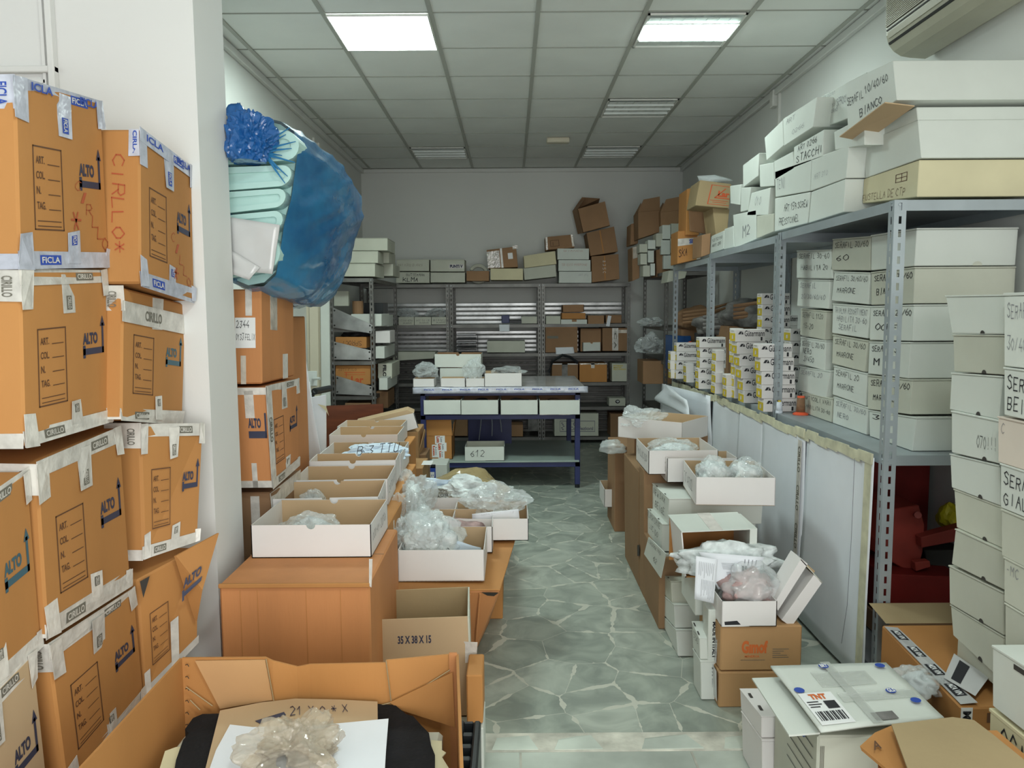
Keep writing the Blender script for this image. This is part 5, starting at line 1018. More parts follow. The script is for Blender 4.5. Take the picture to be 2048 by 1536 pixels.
lt('sixth white tray in the left row, nested in front of the last one', -1.09, 4.60, .41, .33, rot=.02, z=ZK+.006)
lt('last white tray in the left row, before the mahogany board', -1.12, 4.95, .41, .30, rot=.0, z=ZK+.004)
t = T('open_tray', 'white tray tilted on end beyond the last tray of the left row', 'box', GTR)
t.g('body').hexa(PQ([(745, 845), (828, 826), (837, 855), (800, 866)], Y=5.5), (0, .006, 0), WN); t.g('inner_wall').hexa(PQ([(711, 845), (814, 820), (828, 826), (755, 848)], Y=5.52), (-.02, .2, 0), KI)
t.g('side').hexa([PT(814, 820, Y=5.75), PT(828, 826, Y=5.5), PT(837, 855, Y=5.5), PT(824, 850, Y=5.75)], (-.005, 0, 0), WC)
# cartons beyond
GBC = 'brown cartons between the left trays and the blue bench'
bx_('tall brown carton right of the tilted tray', (PT(806, 900, Y=5.6).x, 5.56, 0), (PT(838, 900, Y=5.6).x, 5.95, PT(810, 862, Y=5.6).z), KG, group=GBC)
t = bx_('low brown carton with a white label beside the tall one', (PT(810, 930, Y=5.3).x, 5.15, 0), (PT(850, 930, Y=5.3).x, 5.5, PT(830, 936, Y=5.15).z), KG, group=GBC); t.g('label').box((-.62, 5.25, t.hi[2]), (-.55, 5.4, t.hi[2]+.001), WHI)
t = T('open_carton', 'half open brown carton with a raised side flap near the bench leg', 'carton', GBC); a = PT(838, 905, Y=5.7); t.g('body').box((a.x-.04, 5.62, 0), (a.x+.06, 5.9, a.z), KD, .004); t.g('flap').hexa([PT(838, 905, Y=5.6), PT(850, 858, Y=5.7), PT(852, 862, Y=5.9), PT(842, 910, Y=5.9)], (-.004, 0, 0), KG)
t = T('printed_carton', 'white box with a blue printed end standing in front of the bench', 'box'); a, b = PT(858, 929, Y=6.1), PT(894, 929, Y=6.1); t.g('body').box((a.x, 6.1, 0), (b.x, 6.35, a.z), WC, .004)
q = [V3((a.x, 6.1, a.z)), V3((b.x, 6.1, a.z)), V3((b.x, 6.1, a.z-.2)), V3((a.x, 6.1, a.z-.2))]; strip(t, q, (.0, .1, .36, .9), (0, -1, 0), BLUI, name='blue_print'); prnt(t, 'B3', q, (.06, .3, .3, .85), (0, -1, 0), WHI, .05, rot=90, off=.003); strip(t, q, (.08, .0, .36, .14), (0, -1, 0), INK, name='black_print')

# ------------------------------------------------------------------ low cartons and trays in the middle
GLW = 'low brown cartons on the aisle floor at the left'
t = T('battered_carton', 'low battered brown carton with a crushed open corner by the aisle', 'carton', GLW); zb = .44
top_ = [V3((-.53, 2.99, zb)), V3((-.05, 3.02, zb-.012)), V3((.02, 3.72, zb)), V3((-.5, 3.74, zb))]; bot = [V3((-.50, 3.10, 0)), V3((-.20, 3.22, 0)), V3((-.12, 3.72, 0)), V3((-.5, 3.74, 0))]
t.g('body').prism(bot, top_, KO, .006); t.g('top_flap').prism(top_, [p+V3((0, 0, .006)) for p in top_], KD if 0 else KR, .002)
n_ = [V3((-.125, 3.012, zb-.012)), V3((-.055, 3.012, zb-.014)), V3((-.085, 3.05, zb-.05))]; t.g('crushed_opening').add([p+V3((0, -.006, 0)) for p in n_], [[0, 1, 2]], GAP)
g = t.g('fold_crease')
for x in (-.19, -.15): g.tube([V3((x+.02, 3.012, zb-.02)), V3((x, 3.10, .22)), V3((x-.02, 3.20, .01))], .004, KO, 5)
bx_('second low brown carton further along the aisle under the bags', (-.53, 3.78, 0), (-.05, 4.6, zb), KR, group=GLW)
zt = zb+.008; GML = 'white trays of bagged goods by the aisle'
def mt(lb, pl, pr, d, h, z=zt, **k):
    a, b = PT(*pl, Z=z), PT(*pr, Z=z); return tray(lb, a, b, d, h, WN, KI, GML, k.pop('notch', False), **k)
t = mt('white tray heaped with clear bags on the battered carton, nearest the camera', (797, 1163), (969, 1162), .34, .13)
T1 = t
bag('clear bag stuffed with small white goods in the nearest aisle tray', T1.c+V3((-.07, .0, .13)), (.13, .14, .11), 91, WHC, amp=.3, fill=.85)
tt = T('paper_note', 'white cut paper with a marker scrawl standing in the nearest aisle tray', 'paper'); q = PQ([(893, 1112), (915, 1082), (962, 1096), (960, 1128)], Y=T1.c.y-.05); sheet(tt, 'sheet', q, BLUEP, .001, 6, 6, .01, 4); hand(tt, '20', PQ([(880, 1095), (900, 1095), (900, 1112), (880, 1112)], Y=T1.c.y-.09), (0, 0, 1, 1), (0, -1, 0), wd=.5)
a, b = PT(862, 1086, Z=zt), PT(1057, 1085, Z=zt); t = tray('white tray with a sloping white paper jutting over the aisle', (b.x-.36, b.y, zt+.01), (b.x, b.y, zt+.01), .34, .105, WN, KI, GML, False); T2 = t
tt = T('paper_sheet', 'white handwritten sheet leaning in the tray jutting over the aisle', 'paper'); q = PQ([(944, 1028), (1037, 1018), (1040, 1046), (945, 1048)], Y=T2.c.y-.12); sheet(tt, 'sheet', q, PAPER, .001, 6, 6, .006, 6); hand(tt, 'NOTA CONSEGNA 12', q, (.2, .1, .9, .25), (0, -1, 0), INKG, .25)
bag('clear puffed bag behind the white sheet in the jutting tray', T2.c+V3((.02, .06, .13)), (.16, .1, .08), 92, None)
t = tray('white tray of dark brown goods behind the nearest aisle tray', (-.47, 3.45, zt), (-.09, 3.45, zt), .32, .12, WN, KI, GML, False); T3 = t
g = t.g('contents', smooth=True); blob(g, t.c+V3((.03, 0, .06)), (.13, .1, .05), PINKC, 94, .3, 3)
t = tray('farthest white tray of bagged goods by the aisle with writing on a bag', (-.47, 3.98, zt), (-.09, 3.98, zt), .34, .125, WN, KI, GML, False); T4 = t
tt = bag('white plastic bag with marker writing in the farthest aisle tray', T4.c+V3((.02, .03, .12)), (.16, .12, .07), 95, None, WHC); q = PQ([(873, 978), (896, 978), (896, 994), (873, 994)], Y=T4.c.y-.12); hand(tt, 'TOT', q, (0, 0, 1, .45), (0, -1, 0), wd=.6); hand(tt, '409', q, (0, .55, 1, 1), (0, -1, 0), wd=.6)
tt = T('paper_sheet', 'pale blue folded sheet on top of the farthest aisle tray bags', 'paper'); q = PQ([(852, 955), (903, 960), (895, 980), (846, 977)], Y=T4.c.y+.0); sheet(tt, 'sheet', q, BLUEP, .001, 8, 8, .05, 3)
for i, (px, py, Y, r) in enumerate(((822, 1000, 3.9, (.10, .12, .13)), (812, 1040, 3.55, (.09, .14, .13)), (848, 1062, 3.45, (.11, .12, .09)), (820, 1080, 3.3, (.08, .1, .1)))):
    bag('clear crumpled plastic bag in the heap between the trays, %s' % ('farthest', 'against the big carton', 'middle of the heap', 'lowest and nearest')[i], PT(px, py, Y=Y), r, 100+i, None if i % 2 else WHC, group='clear bags heaped between the trays', amp=.45)
t = T('brown_bag', 'translucent brown bag with shiny folds behind the far aisle tray', 'bag'); blob(t.g('film'), PT(935, 985, Y=4.55), (.22, .16, .14), film('khaki_plastic_film', (.36, .28, .14), .92, .2, .8, 10), 12, .22, 4, 1.5)
bx_('brown carton under the translucent brown bag', (-.40, 4.62, 0), (-.06, 4.95, .36), KR, group=GLW)
# upright folded carton with printed size
t = T('open_carton', 'open brown carton printed 35 X 38 X 15 standing in front of the battered carton', 'carton')
a, b = PT(750, 1240, Y=2.62), PT(935, 1233, Y=2.62); g = t.g('front_panel'); q = [a, b, V3((b.x+.01, 2.62, .12)), V3((a.x, 2.62, .12))]; g.hexa(q, (0, .005, 0), KI, .001)
prnt(t, '35 X 38 X 15', q, (.24, .17, .60, .25), (0, -1, 0), NAVYI, .03, name='printed_size')
a2, b2 = PT(775, 1181, Y=2.95), PT(936, 1174, Y=2.95); g = t.g('back_panel'); g.hexa([a2, b2, V3((b2.x, 2.95, .12)), V3((a2.x, 2.95, .12))], (0, .005, 0), KL, .001)
t.g('side_panel').hexa([b, b2, V3((b2.x, 2.95, .12)), V3((b.x+.01, 2.62, .12))], (.006, 0, 0), WO); t.g('side_panel').hexa([a, a2, V3((a2.x, 2.95, .12)), V3((a.x, 2.62, .12))], (-.006, 0, 0), KL)
t.g('bottom').box((a.x, 2.62, .12), (b.x, 2.95, .125), KL); strip(t, [V3((b.x-.02, 2.618, .40)), V3((b.x+.03, 2.618, .40)), V3((b.x+.03, 2.618, .30)), V3((b.x-.02, 2.618, .30))], (0, 0, 1, 1), (0, -1, 0), TAPE, jag=.006)
bx_('white box on the floor under the open printed carton', (a.x+.02, 2.63, .003), (b.x+.03, 2.93, .118), WC, 'storage_box', 'box', bev=.003)

KF = mat('worn_kraft_cardboard', (.56, .32, .145), .8, .05, 3)
# ------------------------------------------------------------------ big open carton in the foreground
t = T('open_carton', 'large open brown carton in the foreground with crumpled rim and stitched seam', 'carton', None)
bk = PQ([(364, 1316), (530, 1315), (545, 1322), (590, 1341), (615, 1336), (770, 1326), (772, 1321), (912, 1308)], Y=2.0); g = t.g('back_panel')
low = [V3((p.x, 2.0+(.02 if 2 < i < 5 else 0), .02)) for i, p in enumerate(bk)]; bk[3].y += .02; bk[4].y += .02
for i in range(len(bk)-1): g.hexa([bk[i], bk[i+1], low[i+1], low[i]], (0, .006, 0), KR)
for pts in ([(400, 1420), (380, 1400), (345, 1372)], [(372, 1374), (425, 1412)], [(532, 1318), (548, 1405)], [(772, 1322), (782, 1402)], [(900, 1340), (850, 1372), (780, 1406), (720, 1420)]): pp = [PT(x, y, Y=1.990) for x, y in pts if x > 364]; (t.g('inner_crease').tube(pp, .0016, KL, 4) if len(pp) > 1 else None)
g = t.g('flattened_flap'); g.hexa(PQ([(390, 1322), (530, 1320), (545, 1400), (440, 1418)], Y=1.993), (0, .003, 0), KF)
g = t.g('flattened_flap'); g.hexa(PQ([(905, 1345), (910, 1455), (800, 1420), (780, 1405)], Y=1.985), (0, .003, 0), KR)
g = t.g('side_panel'); a, b = PT(364, 1316, Y=2.0), PT(150, 1540, X=-.885); g.hexa([V3((-.885, 1.3, a.z-.01)), a, V3((a.x, 2.0, .02)), V3((-.885, 1.3, .02))], (-.006, 0, 0), KR)
c = PT(912, 1308, Y=2.0); g = t.g('side_panel'); g.hexa([c, V3((-.105, 1.45, c.z)), V3((-.105, 1.45, .02)), V3((c.x, 2.0, .02))], (.007, 0, 0), KR)
t.g('corner_board').hexa([c+V3((-.018, -.002, .006)), c+V3((.003, -.002, .006)), V3((c.x+.003, 1.998, .02)), V3((c.x-.018, 1.998, .02))], (0, -.006, 0), KO)
g = t.g('seam_staples')
for k in range(9): p = PT(371, 1330+k*24, Y=1.992); g.tube([p, p+V3((.006, -.002, .003)), p+V3((.009, -.001, -.004))], .0012, ACD, 4)
t.g('bottom').box((-.88, 1.3, .004), (-.11, 2.0, .02), KR)
q = [V3((-.84, 1.32, .50)), V3((-.14, 1.32, .50)), V3((-.14, 1.97, .50)), V3((-.84, 1.97, .50))]
ZC_ = .50
t = T('black_fabric', 'black fabric piece with frayed edges lying in the open foreground carton', 'fabric'); pts = PQ([(386, 1436), (405, 1428), (470, 1426), (560, 1418), (700, 1408), (755, 1408), (790, 1410), (812, 1428), (826, 1432), (842, 1450), (858, 1466), (862, 1490), (870, 1510), (868, 1600), (340, 1600), (352, 1520), (366, 1480), (378, 1466), (370, 1458)], Z=ZC_); g = t.g('cloth'); g.prism(pts, [p-V3((0, 0, .02)) for p in pts], BLACKF)
t = T('fabric_pile', 'hidden pile of goods filling the open foreground carton', 'fabric'); t.g('pile').box((-.84, 1.32, .022), (-.18, 1.90, ZC_-.022), WO, .01)
t = T('cream_sheet', 'cream torn sheet edges at the sides of the open foreground carton', 'paper'); pts = PQ([(330, 1502), (352, 1494), (378, 1492), (360, 1536), (320, 1600), (300, 1600)], Z=ZC_-.015); t.g('sheet').prism(pts, [p-V3((0, 0, .003)) for p in pts], YC); pts = PQ([(862, 1480), (884, 1482), (884, 1500), (892, 1505), (884, 1514), (900, 1540), (900, 1600), (866, 1600)], Z=ZC_-.015); t.g('sheet').prism(pts, [p-V3((0, 0, .003)) for p in pts], YC)
t = T('kraft_sheet', 'printed kraft cardboard sheet lying over the black fabric', 'cardboard sheet'); qk = PQ([(440, 1420), (755, 1403), (756, 1600), (395, 1600)], Z=ZC_+.012); pts = PQ([(440, 1421), (520, 1405), (590, 1397), (680, 1399), (755, 1403), (757, 1600), (395, 1600)], Z=ZC_+.012); t.g('sheet').prism(pts, [p-V3((0, 0, .004)) for p in pts], KI)
ql = PQ([(570, 1410), (700, 1405), (705, 1432), (575, 1442)], Z=ZC_+.013); hand(t, '21 Y O * X', ql, (.05, .1, .95, .75), (0, 0, 1), NAVYI, .5, name='printed_signs'); pts = PQ([(510, 1442), (568, 1424), (572, 1430), (520, 1447)], Z=ZC_+.0135); t.g('printed_bar').prism(pts, [p+V3((0, 0, .0005)) for p in pts], NAVYI)
t = T('paper_sheet', 'white paper sheet lying flat under the crumpled amber plastic in the foreground', 'paper'); pts = PQ([(460, 1449), (505, 1454), (640, 1450), (777, 1437), (772, 1500), (766, 1600), (420, 1600), (418, 1540), (432, 1500)], Z=ZC_+.02); t.g('sheet').prism(pts, [p-V3((0, 0, .002)) for p in pts], PAPER)
t = T('plastic_bag', 'crumpled amber-tinted clear bag on the white paper in the foreground carton', 'bag'); c = PT(575, 1510, Z=ZC_+.06); blob(t.g('film'), c+V3((0, .02, -.01)), (.098, .11, .065), CLRT, 15, .62, 5, 1.9); blob(t.g('film_collar'), c+V3((.02, .05, .0)), (.07, .05, .05), CLRT, 16, .5, 5, 1.8)
blob(t.g('contents', smooth=True), c+V3((0, -.03, -.02)), (.06, .06, .03), GREYC, 17, .25, 3)
t = T('plastic_crate', 'black moulded plastic crate with hollows on the floor by the open carton', 'crate'); a = PT(920, 1440, Z=.30); b = PT(962, 1440, Z=.30); g = t.g('body'); x0, x1, y1 = a.x, b.x, a.y
g.box((x0, 1.75, 0), (x0+.012, y1, .30), BLACKP, .003); g.box((x1-.022, 1.75, 0), (x1, y1, .30), BLACKP, .006); g.box((x0+.0121, 1.75, 0), (x1-.0221, y1-.001, .22), BLACKP)
for k in range(7): yy = y1-.012-k*.062; g.box((x0+.0125, yy-(.008 if k else 0), .2205), (x1-.0225, yy+.010, .298), BLACKP, .003)
bx_('narrow white box end between the black crate and the printed carton', (-.150, 2.42, 0), (-.098, 2.60, .19), WC, 'storage_box', 'box', bev=.003)
bx_('narrow brown carton end above the white box by the black crate', (-.153, 2.44, .194), (-.10, 2.60, .36), KR)

# ------------------------------------------------------------------ right aisle stacks
GRC = 'tall brown cartons along the right of the aisle'
for pq, lb, d in (([(1248, 906), (1277, 929), (1278, 1166), (1250, 1116)], 'farther tall brown carton under the trays on the right of the aisle', .42), ([(1278.5, 930), (1288, 938), (1288, 1188), (1279, 1168)], 'nearer tall brown carton with a small slot on the right of the aisle', .40)):
    q = PQ(pq, X=.705); zt_ = min(q[0].z, q[1].z); q[0].z = q[1].z = zt_; q[2].z = q[3].z = .0
    t = T('tall_carton', lb, 'carton', GRC); t.g('body').hexa(q, (d, 0, 0), KM, .004); 
    if 'slot' in lb: s_ = PQ([(1275, 1090), (1279, 1090), (1279, 1112), (1275, 1112)], X=.70); strip(t, s_, (0, 0, 1, 1), (-1, 0, 0), GAP, name='slot')
    if 'slot' in lb: yn = PT(1322, 1150, X=.715).y; t.g('lower_body').box((.706, yn, 0), (1.1, q[1].y-.002, .355), KM, .004)
    q2 = q
GS2 = 'white boxes stacked on the floor right of the aisle'
def sb(lb, pq, X=.74, d=.45, m=WC, txt=(), z0=None, lid=True):
    q = PQ(pq, X=X)
    if z0 is not None: q[2].z = q[3].z = z0
    t = shelfbox(lb, q, (d, 0, 0), m, GS2, lid)
    for s, b in txt: hand(t, s, q, b, (-1, 0, 0), INK, .4)
    g = t.g('hand_slots'); n = Vector((0, 0, 1)); up = [q[0]+V3((.0, 0, .003)), q[1]+V3((0, 0, .003))]
    for f in (.25, .75): p = up[0].lerp(up[1], f); dd = (up[1]-up[0]).normalized()*.014; g.add([p-dd, p+dd, p+dd+V3((.006, 0, 0)), p-dd+V3((.006, 0, 0))], [[0, 1, 2, 3]], GAP)
    return t
sb('closed white box marked in marker directly under the bagged goods tray', [(1305, 966), (1338, 997), (1336, 1049), (1304, 1021)], .75, .45, txt=(('NEW DAX', (.1, .08, .8, .35)), ('BEIGE', (.2, .5, .8, .8))))
sb('white box second from top in the aisle stack, jutting towards the aisle', [(1292, 1013), (1325, 1048), (1322, 1103), (1291, 1061)], .725, .45, txt=(('BLACK DAXE', (.1, .05, .9, .3)), ('LUCIDO', (.25, .45, .8, .7))))
t = sb('white box third from top with its lid hanging crooked', [(1318, 1096), (1331, 1108), (1332, 1160), (1319, 1142)], .74, .45)
fq_ = PQ([(1297, 1074), (1331, 1107), (1321, 1156), (1288, 1108)], X=.70); t.g('hanging_lid').hexa(fq_, (.004, 0, 0), WC); hand(t, 'CORDONCINO', fq_, (.05, .05, .8, .25), (-1, 0, 0), wd=.4); hand(t, '62', fq_, (.5, .5, .7, .75), (-1, 0, 0), wd=.4)
sb('white box fourth from top in the aisle stack', [(1317, 1140), (1342, 1162), (1344, 1206), (1320, 1180)], .735, .42, WO)
sb('white box fifth from top in the aisle stack', [(1320, 1183), (1348, 1209), (1350, 1256), (1323, 1225)], .735, .42)
sb('lowest white box of the aisle stack on the floor', [(1323, 1228), (1352, 1259), (1356, 1310), (1325, 1262)], .735, .42, z0=.004)
sb('small white box with a marker number low beside the brown printed carton', [(1384, 1242), (1399, 1276), (1400, 1319), (1386, 1294)], .745, .30, txt=(('556', (.2, .15, .8, .5)),))
sb('small white box on the floor under the one with the marker number', [(1386, 1296), (1401, 1321), (1403, 1372), (1388, 1345)], .745, .30, z0=.003)
t = bx_('white box supporting the brown-lined open box in the right stack', (.76, 3.14, .272), (1.05, 3.40, .430), WC, 'storage_box', 'box', bev=.003)
t = bx_('white printed package standing beside the small numbered boxes', (.775, 2.98, 0), (.82, 3.06, .36), WC, 'printed_package', 'box', bev=.003); q = [V3((.775, 2.98, .34)), V3((.82, 2.98, .34)), V3((.82, 2.98, .1)), V3((.775, 2.98, .1))]; prnt(t, 'MADE IN ITALY', q, (.38, .12, .68, .75), (0, -1, 0), INK, .04, rot=90)
# brown-lined open box
t = T('open_box', 'white box tipped open showing its brown inside, in the right aisle stack', 'box'); Y_ = 3.15; tl_, tr2 = PT(1362, 1063, Y=Y_), PT(1500, 1057, Y=Y_); zb_ = .432; x0, x1 = tl_.x, tr2.x
t.g('back').box((x0, 3.38, zb_), (x1, 3.385, tl_.z), KR); t.g('left_wall').hexa([V3((x0, 3.385, tl_.z)), V3((x0, Y_, tl_.z)), V3((x0+.02, Y_, zb_)), V3((x0+.02, 3.385, zb_))], (.005, 0, 0), WN)
t.g('bottom').box((x0+.02, Y_, zb_), (x1, 3.38, zb_+.005), KR); t.g('right_wall').hexa([V3((x1, 3.385, tr2.z)), V3((x1, Y_, tr2.z)), V3((x1, Y_, zb_)), V3((x1, 3.385, zb_))], (.03, 0, 0), WC)
q = [V3((x0-.005, 3.40, tl_.z+.004)), V3((x1+.02, 3.40, tr2.z+.004)), V3((x1, Y_-.01, tr2.z+.002)), V3((x0, Y_-.01, tl_.z+.002))]; t.g('top_flap').hexa(q, (0, 0, -.004), WC); strip(t, q, (.42, 0, .6, 1), (0, 0, 1), TAPE)
# trays on the right
GRT = 'white open trays on the right aisle stacks'
def rt(lb, bl, br, d, h=.125, txt=(), notch=False):
    t = tray(lb, bl, br, d, h, WN, KI, GRT, notch)
    for s, b in txt: hand(t, s, t.left, b, (-1, 0, 0), INK, .4)
    return t
z1 = .648; a, b = PT(1391, 1010, Z=z1), PT(1550, 1012, Z=z1); t = rt('nearest white tray on the right with two bagged white bundles, marked in marker', a, b, .40, .13, (('TOT 493 82', (.1, .25, .75, .75)),)); TD = t
for i, (dx, dy) in enumerate(((-.07, -.02), (.075, -.04))): bag('clear bag holding a round white bundle in the nearest right tray, %s one' % ('left', 'right')[i], t.c+V3((dx, dy, .11)), (.085, .10, .075), 110+i, WHC, group='bagged white bundles in the right tray', amp=.22, fill=.86)
a = PT(1334, 965, Z=z1+.01); t = rt('white tray marked with a number behind the nearest right tray', a, a+V3((.36, 0, 0)), .20, .125, (('2576', (.15, .2, .8, .7)),))
tt = T('paper_sheet', 'pale blue sheet in the tray marked with a number on the right', 'paper'); sheet(tt, 'sheet', PQ([(1322, 905), (1385, 908), (1380, 935), (1336, 928)], Y=t.c.y), BLUEP, .001, 6, 6, .02, 9)
c1 = .69; a = PT(1297, 949, Z=c1); t = rt('white tray on the farther brown carton, marked in small marker capitals', a, a+V3((.36, 0, 0)), .40, .125, (('TM/LUCIDO', (.1, .25, .9, .6)),))
bag('clear bag of white goods in the tray on the farther brown carton', t.c+V3((-.02, -.05, .09)), (.14, .12, .07), 113, WHC, amp=.3)
zA = PT(1236, 874, Y=4.76).z; a, b = PT(1236, 874, Z=zA), PT(1364, 888, Z=zA); t = rt('white tray turned at an angle, highest of the right trays', V3((a.x, a.y, zA)), V3((b.x, b.y, zA)), .36, .125)
bag('thin clear plastic bag spilling over the corner of the angled tray', t.c+V3((-.13, -.03, .12)), (.12, .09, .06), 114, None, amp=.5)
bx_('brown carton behind the farther tall carton, holding up the angled tray', (.78, 4.90, 0), (1.25, 5.2, zA-.002), KD, group=GRC)
bx_('narrow grey-brown carton seen past the angled tray beside the aisle', (PT(1226, 930, Y=5.4).x, 5.3, 0), (PT(1226, 930, Y=5.4).x+.2, 5.7, PT(1230, 888, Y=5.4).z), KD, group=GRC)
t = T('plastic_bag', 'crumpled grey plastic hanging over the far end of the brown cartons', 'bag'); blob(t.g('film', smooth=True), PT(1225, 895, Y=5.25), (.08, .06, .05), CLR, 120, .5, 3, 2.)
a = PT(1231, 1062, Z=.001); tray('white open tray on the floor behind the tall brown cartons', a, a+V3((.3, 0, 0)), .3, .13, WN, KI, GRT, False)
a = PT(1206, 1009, Z=.135); tray('small white open tray lying across the one on the floor', V3((a.x, a.y-.08, .135)), V3((a.x+.28, a.y-.08, .135)), .3, .13, WN, KI, GRT, False)
# printed brown cartons
YG = 2.9; x0, x1 = PT(1440, 1345, Y=YG).x, PT(1602, 1345, Y=YG).x; z0 = PT(1500, 1343, Y=YG).z; z1 = PT(1500, 1252, Y=YG).z
t = bx_('brown carton with orange printed logo under the small white tray', (x0, YG, z0+.003), (x1, YG+.34, z1), KG, 'printed_carton', bev=.005); q = [V3((x0, YG, z1)), V3((x1, YG, z1)), V3((x1, YG, z0)), V3((x0, YG, z0))]
prnt(t, 'G\u0131mof', q, (.26, .32, .58, .60), (0, -1, 0), ORI, .05, name='orange_logo'); prnt(t, 'MINERVA', q, (.30, .64, .48, .69), (0, -1, 0), ORI, .02, name='orange_lettering'); g = t.g('small_print')
for k, w in enumerate((.2, .14, .1, .18, .2)): putuv(g, [rect(.64, .50+.045*k, .64+w, .512+.045*k)], q, V3((0, -1, 0)), GREYI)
putuv(g, [rect(.25, .74, .55, .75)], q, V3((0, -1, 0)), GREYI)
e = [V3((x0, YG+.2, z1)), V3((x0, YG, z1)), V3((x0, YG, z0)), V3((x0, YG+.2, z0))]; strip(t, e, (.15, .05, .75, .95), (-1, 0, 0), GREYW, name='ragged_tape', jag=.008); prnt(t, 'NASTRI', e, (.3, .1, .6, .9), (-1, 0, 0), NAVYI, .03, rot=90, off=.008)
t = bx_('brown carton standing on the floor under the one with the orange logo', (x0-.005, YG-.005, 0), (x1-.01, YG+.34, z0), KG, bev=.005); e = [V3((x0-.005, YG+.2, z0)), V3((x0-.005, YG-.005, z0)), V3((x0-.005, YG-.005, 0)), V3((x0-.005, YG+.2, 0))]; strip(t, e, (.3, .05, .95, .8), (-1, 0, 0), GREYW, name='ragged_tape', jag=.01); prnt(t, 'NASTRI', e, (.4, .1, .7, .75), (-1, 0, 0), NAVYI, .03, rot=90, off=.008)
a, b = PT(1443, 1251, Y=YG-.01), PT(1553, 1254, Y=YG-.01); a.z = b.z = z1+.002
t = tray('small white tray with a black smudge on the printed brown carton', a, b, .24, .10, WN, WC, None, False); putuv(t.g('black_smudge'), [[(.05, -.80), (.28, -.76), (.35, -.92), (.06, -.93)]], t.front, V3((0, -1, 0)), INK)
TW = t
t = T('plastic_bag', 'clear shiny bag of dusty pink fabric in the small white tray', 'bag'); c = TW.c+V3((.03, .0, .10)); blob(t.g('contents', smooth=True), c, (.10, .09, .075), PINKC, 130, .35, 4, 2.4); blob(t.g('film', smooth=True), c+V3((.01, 0, .015)), (.11, .10, .09), CLR, 131, .35, 5, 1.8)
def printed_sheet(lb, pq, Y, lines, seed):
    t = T('printed_paper', lb, 'paper', 'printed sheets stuck in the small white tray'); q = PQ(pq, Y=Y); sheet(t, 'sheet', q, PAPER, .001, 6, 6, .004, seed); g = t.g('printed_lines'); r_ = random.Random(seed)
    for (u0, u1, v0, v1, n, rot) in lines:
        for k in range(n):
            v = v0+(v1-v0)*k/n; w = (u1-u0)*r_.uniform(.5, 1)
            putuv(g, [rect(u0, v, u0+w, v+.008)] if not rot else [rect(u0+(u1-u0)*k/n, v0, u0+(u1-u0)*k/n+.012, v0+(v1-v0)*r_.uniform(.5, 1))], q, qn(q, V3((0, -1, 0))), INKG, .006)
    return t
printed_sheet('white printed sheet hanging upright at the left of the small white tray', [(1392, 1112), (1436, 1119), (1427, 1207), (1389, 1198)], YG+.06, [(.15, .9, .1, .5, 9, 1), (.3, .95, .5, .95, 9, 1)], 3)
t = printed_sheet('white printed form sheet behind the clear pink bag in the small tray', [(1398, 1104), (1528, 1114), (1505, 1180), (1436, 1178)], YG+.13, [(.3, .62, .25, .45, 5, 0), (.35, .85, .5, .85, 12, 0), (.7, .95, .1, .3, 4, 1)], 5)
prnt(t, '||', PQ([(1484, 1132), (1494, 1132), (1494, 1142), (1484, 1142)], Y=YG+.12), (0, 0, 1, 1), (0, -1, 0), INK, .05)
t = T('fabric_bundle', 'white crumpled fabric behind the printed sheets in the right stack', 'fabric'); blob(t.g('cloth', smooth=True), PT(1452, 1120, Y=YG+.22), (.20, .07, .07), WHC, 133, .4, 4, 2.4)
bx_('white box under the crumpled white fabric in the right stack', (.79, 3.07, 0), (1.12, 3.135, .39), WC, 'storage_box', 'box', bev=.003)
t = T('open_box', 'narrow white box leaning on its corner against the white sheets', 'box'); Y_ = YG+.02
t.g('bottom').hexa(PQ([(1614, 1129), (1630, 1142), (1570, 1240), (1555, 1222)], Y=Y_+.10), (0, .006, 0), KI)
t.g('left_wall').hexa(PQ([(1602, 1118), (1616, 1128), (1556, 1222), (1549, 1206)], Y=Y_), (0, .11, 0), WN, .001)
t.g('right_wall').hexa(PQ([(1628, 1150), (1645, 1165), (1583, 1254), (1563, 1240)], Y=Y_), (0, .11, 0), WN, .001)
t.g('end_wall').hexa([PT(1602, 1118, Y=Y_), PT(1645, 1165, Y=Y_), PT(1645, 1165, Y=Y_+.11), PT(1602, 1118, Y=Y_+.11)], (-.002, 0, -.003), WO)

# ------------------------------------------------------------------ right foreground cartons
GR2 = 'small white boxes at the lower right of the aisle'
for i, pq in enumerate(([(1480, 1377), (1523, 1432), (1523, 1476), (1482, 1419)], [(1483, 1421), (1524, 1478), (1526, 1540), (1486, 1480)])):
    q = PQ(pq, X=.795); 
    if i: q[2].z = q[3].z = .003
    t = shelfbox(('small white box with two slots by the aisle, upper of two', 'small white box on the floor by the aisle, lower of two')[i], q, (.14, 0, 0), WN, GR2); g = t.g('hand_slots')
    for f in (.3, .75):
        if i == 0: p = q[0].lerp(q[1], f)+V3((.012, 0, .003)); g.add([p+V3((-.002, -.016, 0)), p+V3((.008, -.016, 0)), p+V3((.008, .016, 0)), p+V3((-.002, .016, 0))], [[0, 1, 2, 3]], GAP)
GLT = film('glossy_clear_tape', (.70, .73, .69), .36, .10, .6, 20)
t = T('shipping_carton', 'large white shipping carton with creased lid, blue round marks and a courier label', 'carton')
x0, x1, y0, y1, zt = .83, 1.185, 2.02, 2.36, .385
t.g('body').hexa([V3((x0, y0, zt)), V3((x1, y0, zt)), V3((x1, y0, 0)), V3((x0, y0, 0))], (0, y1-y0, 0), WO, .006)
ql = PQ([(1541, 1338), (1772, 1326), (1888, 1436), (1642, 1464)], Z=.42); ql[0].z += .01; sheet(t, 'lid', ql, WC, .006, 14, 14, .004, 8, freq=2.5)
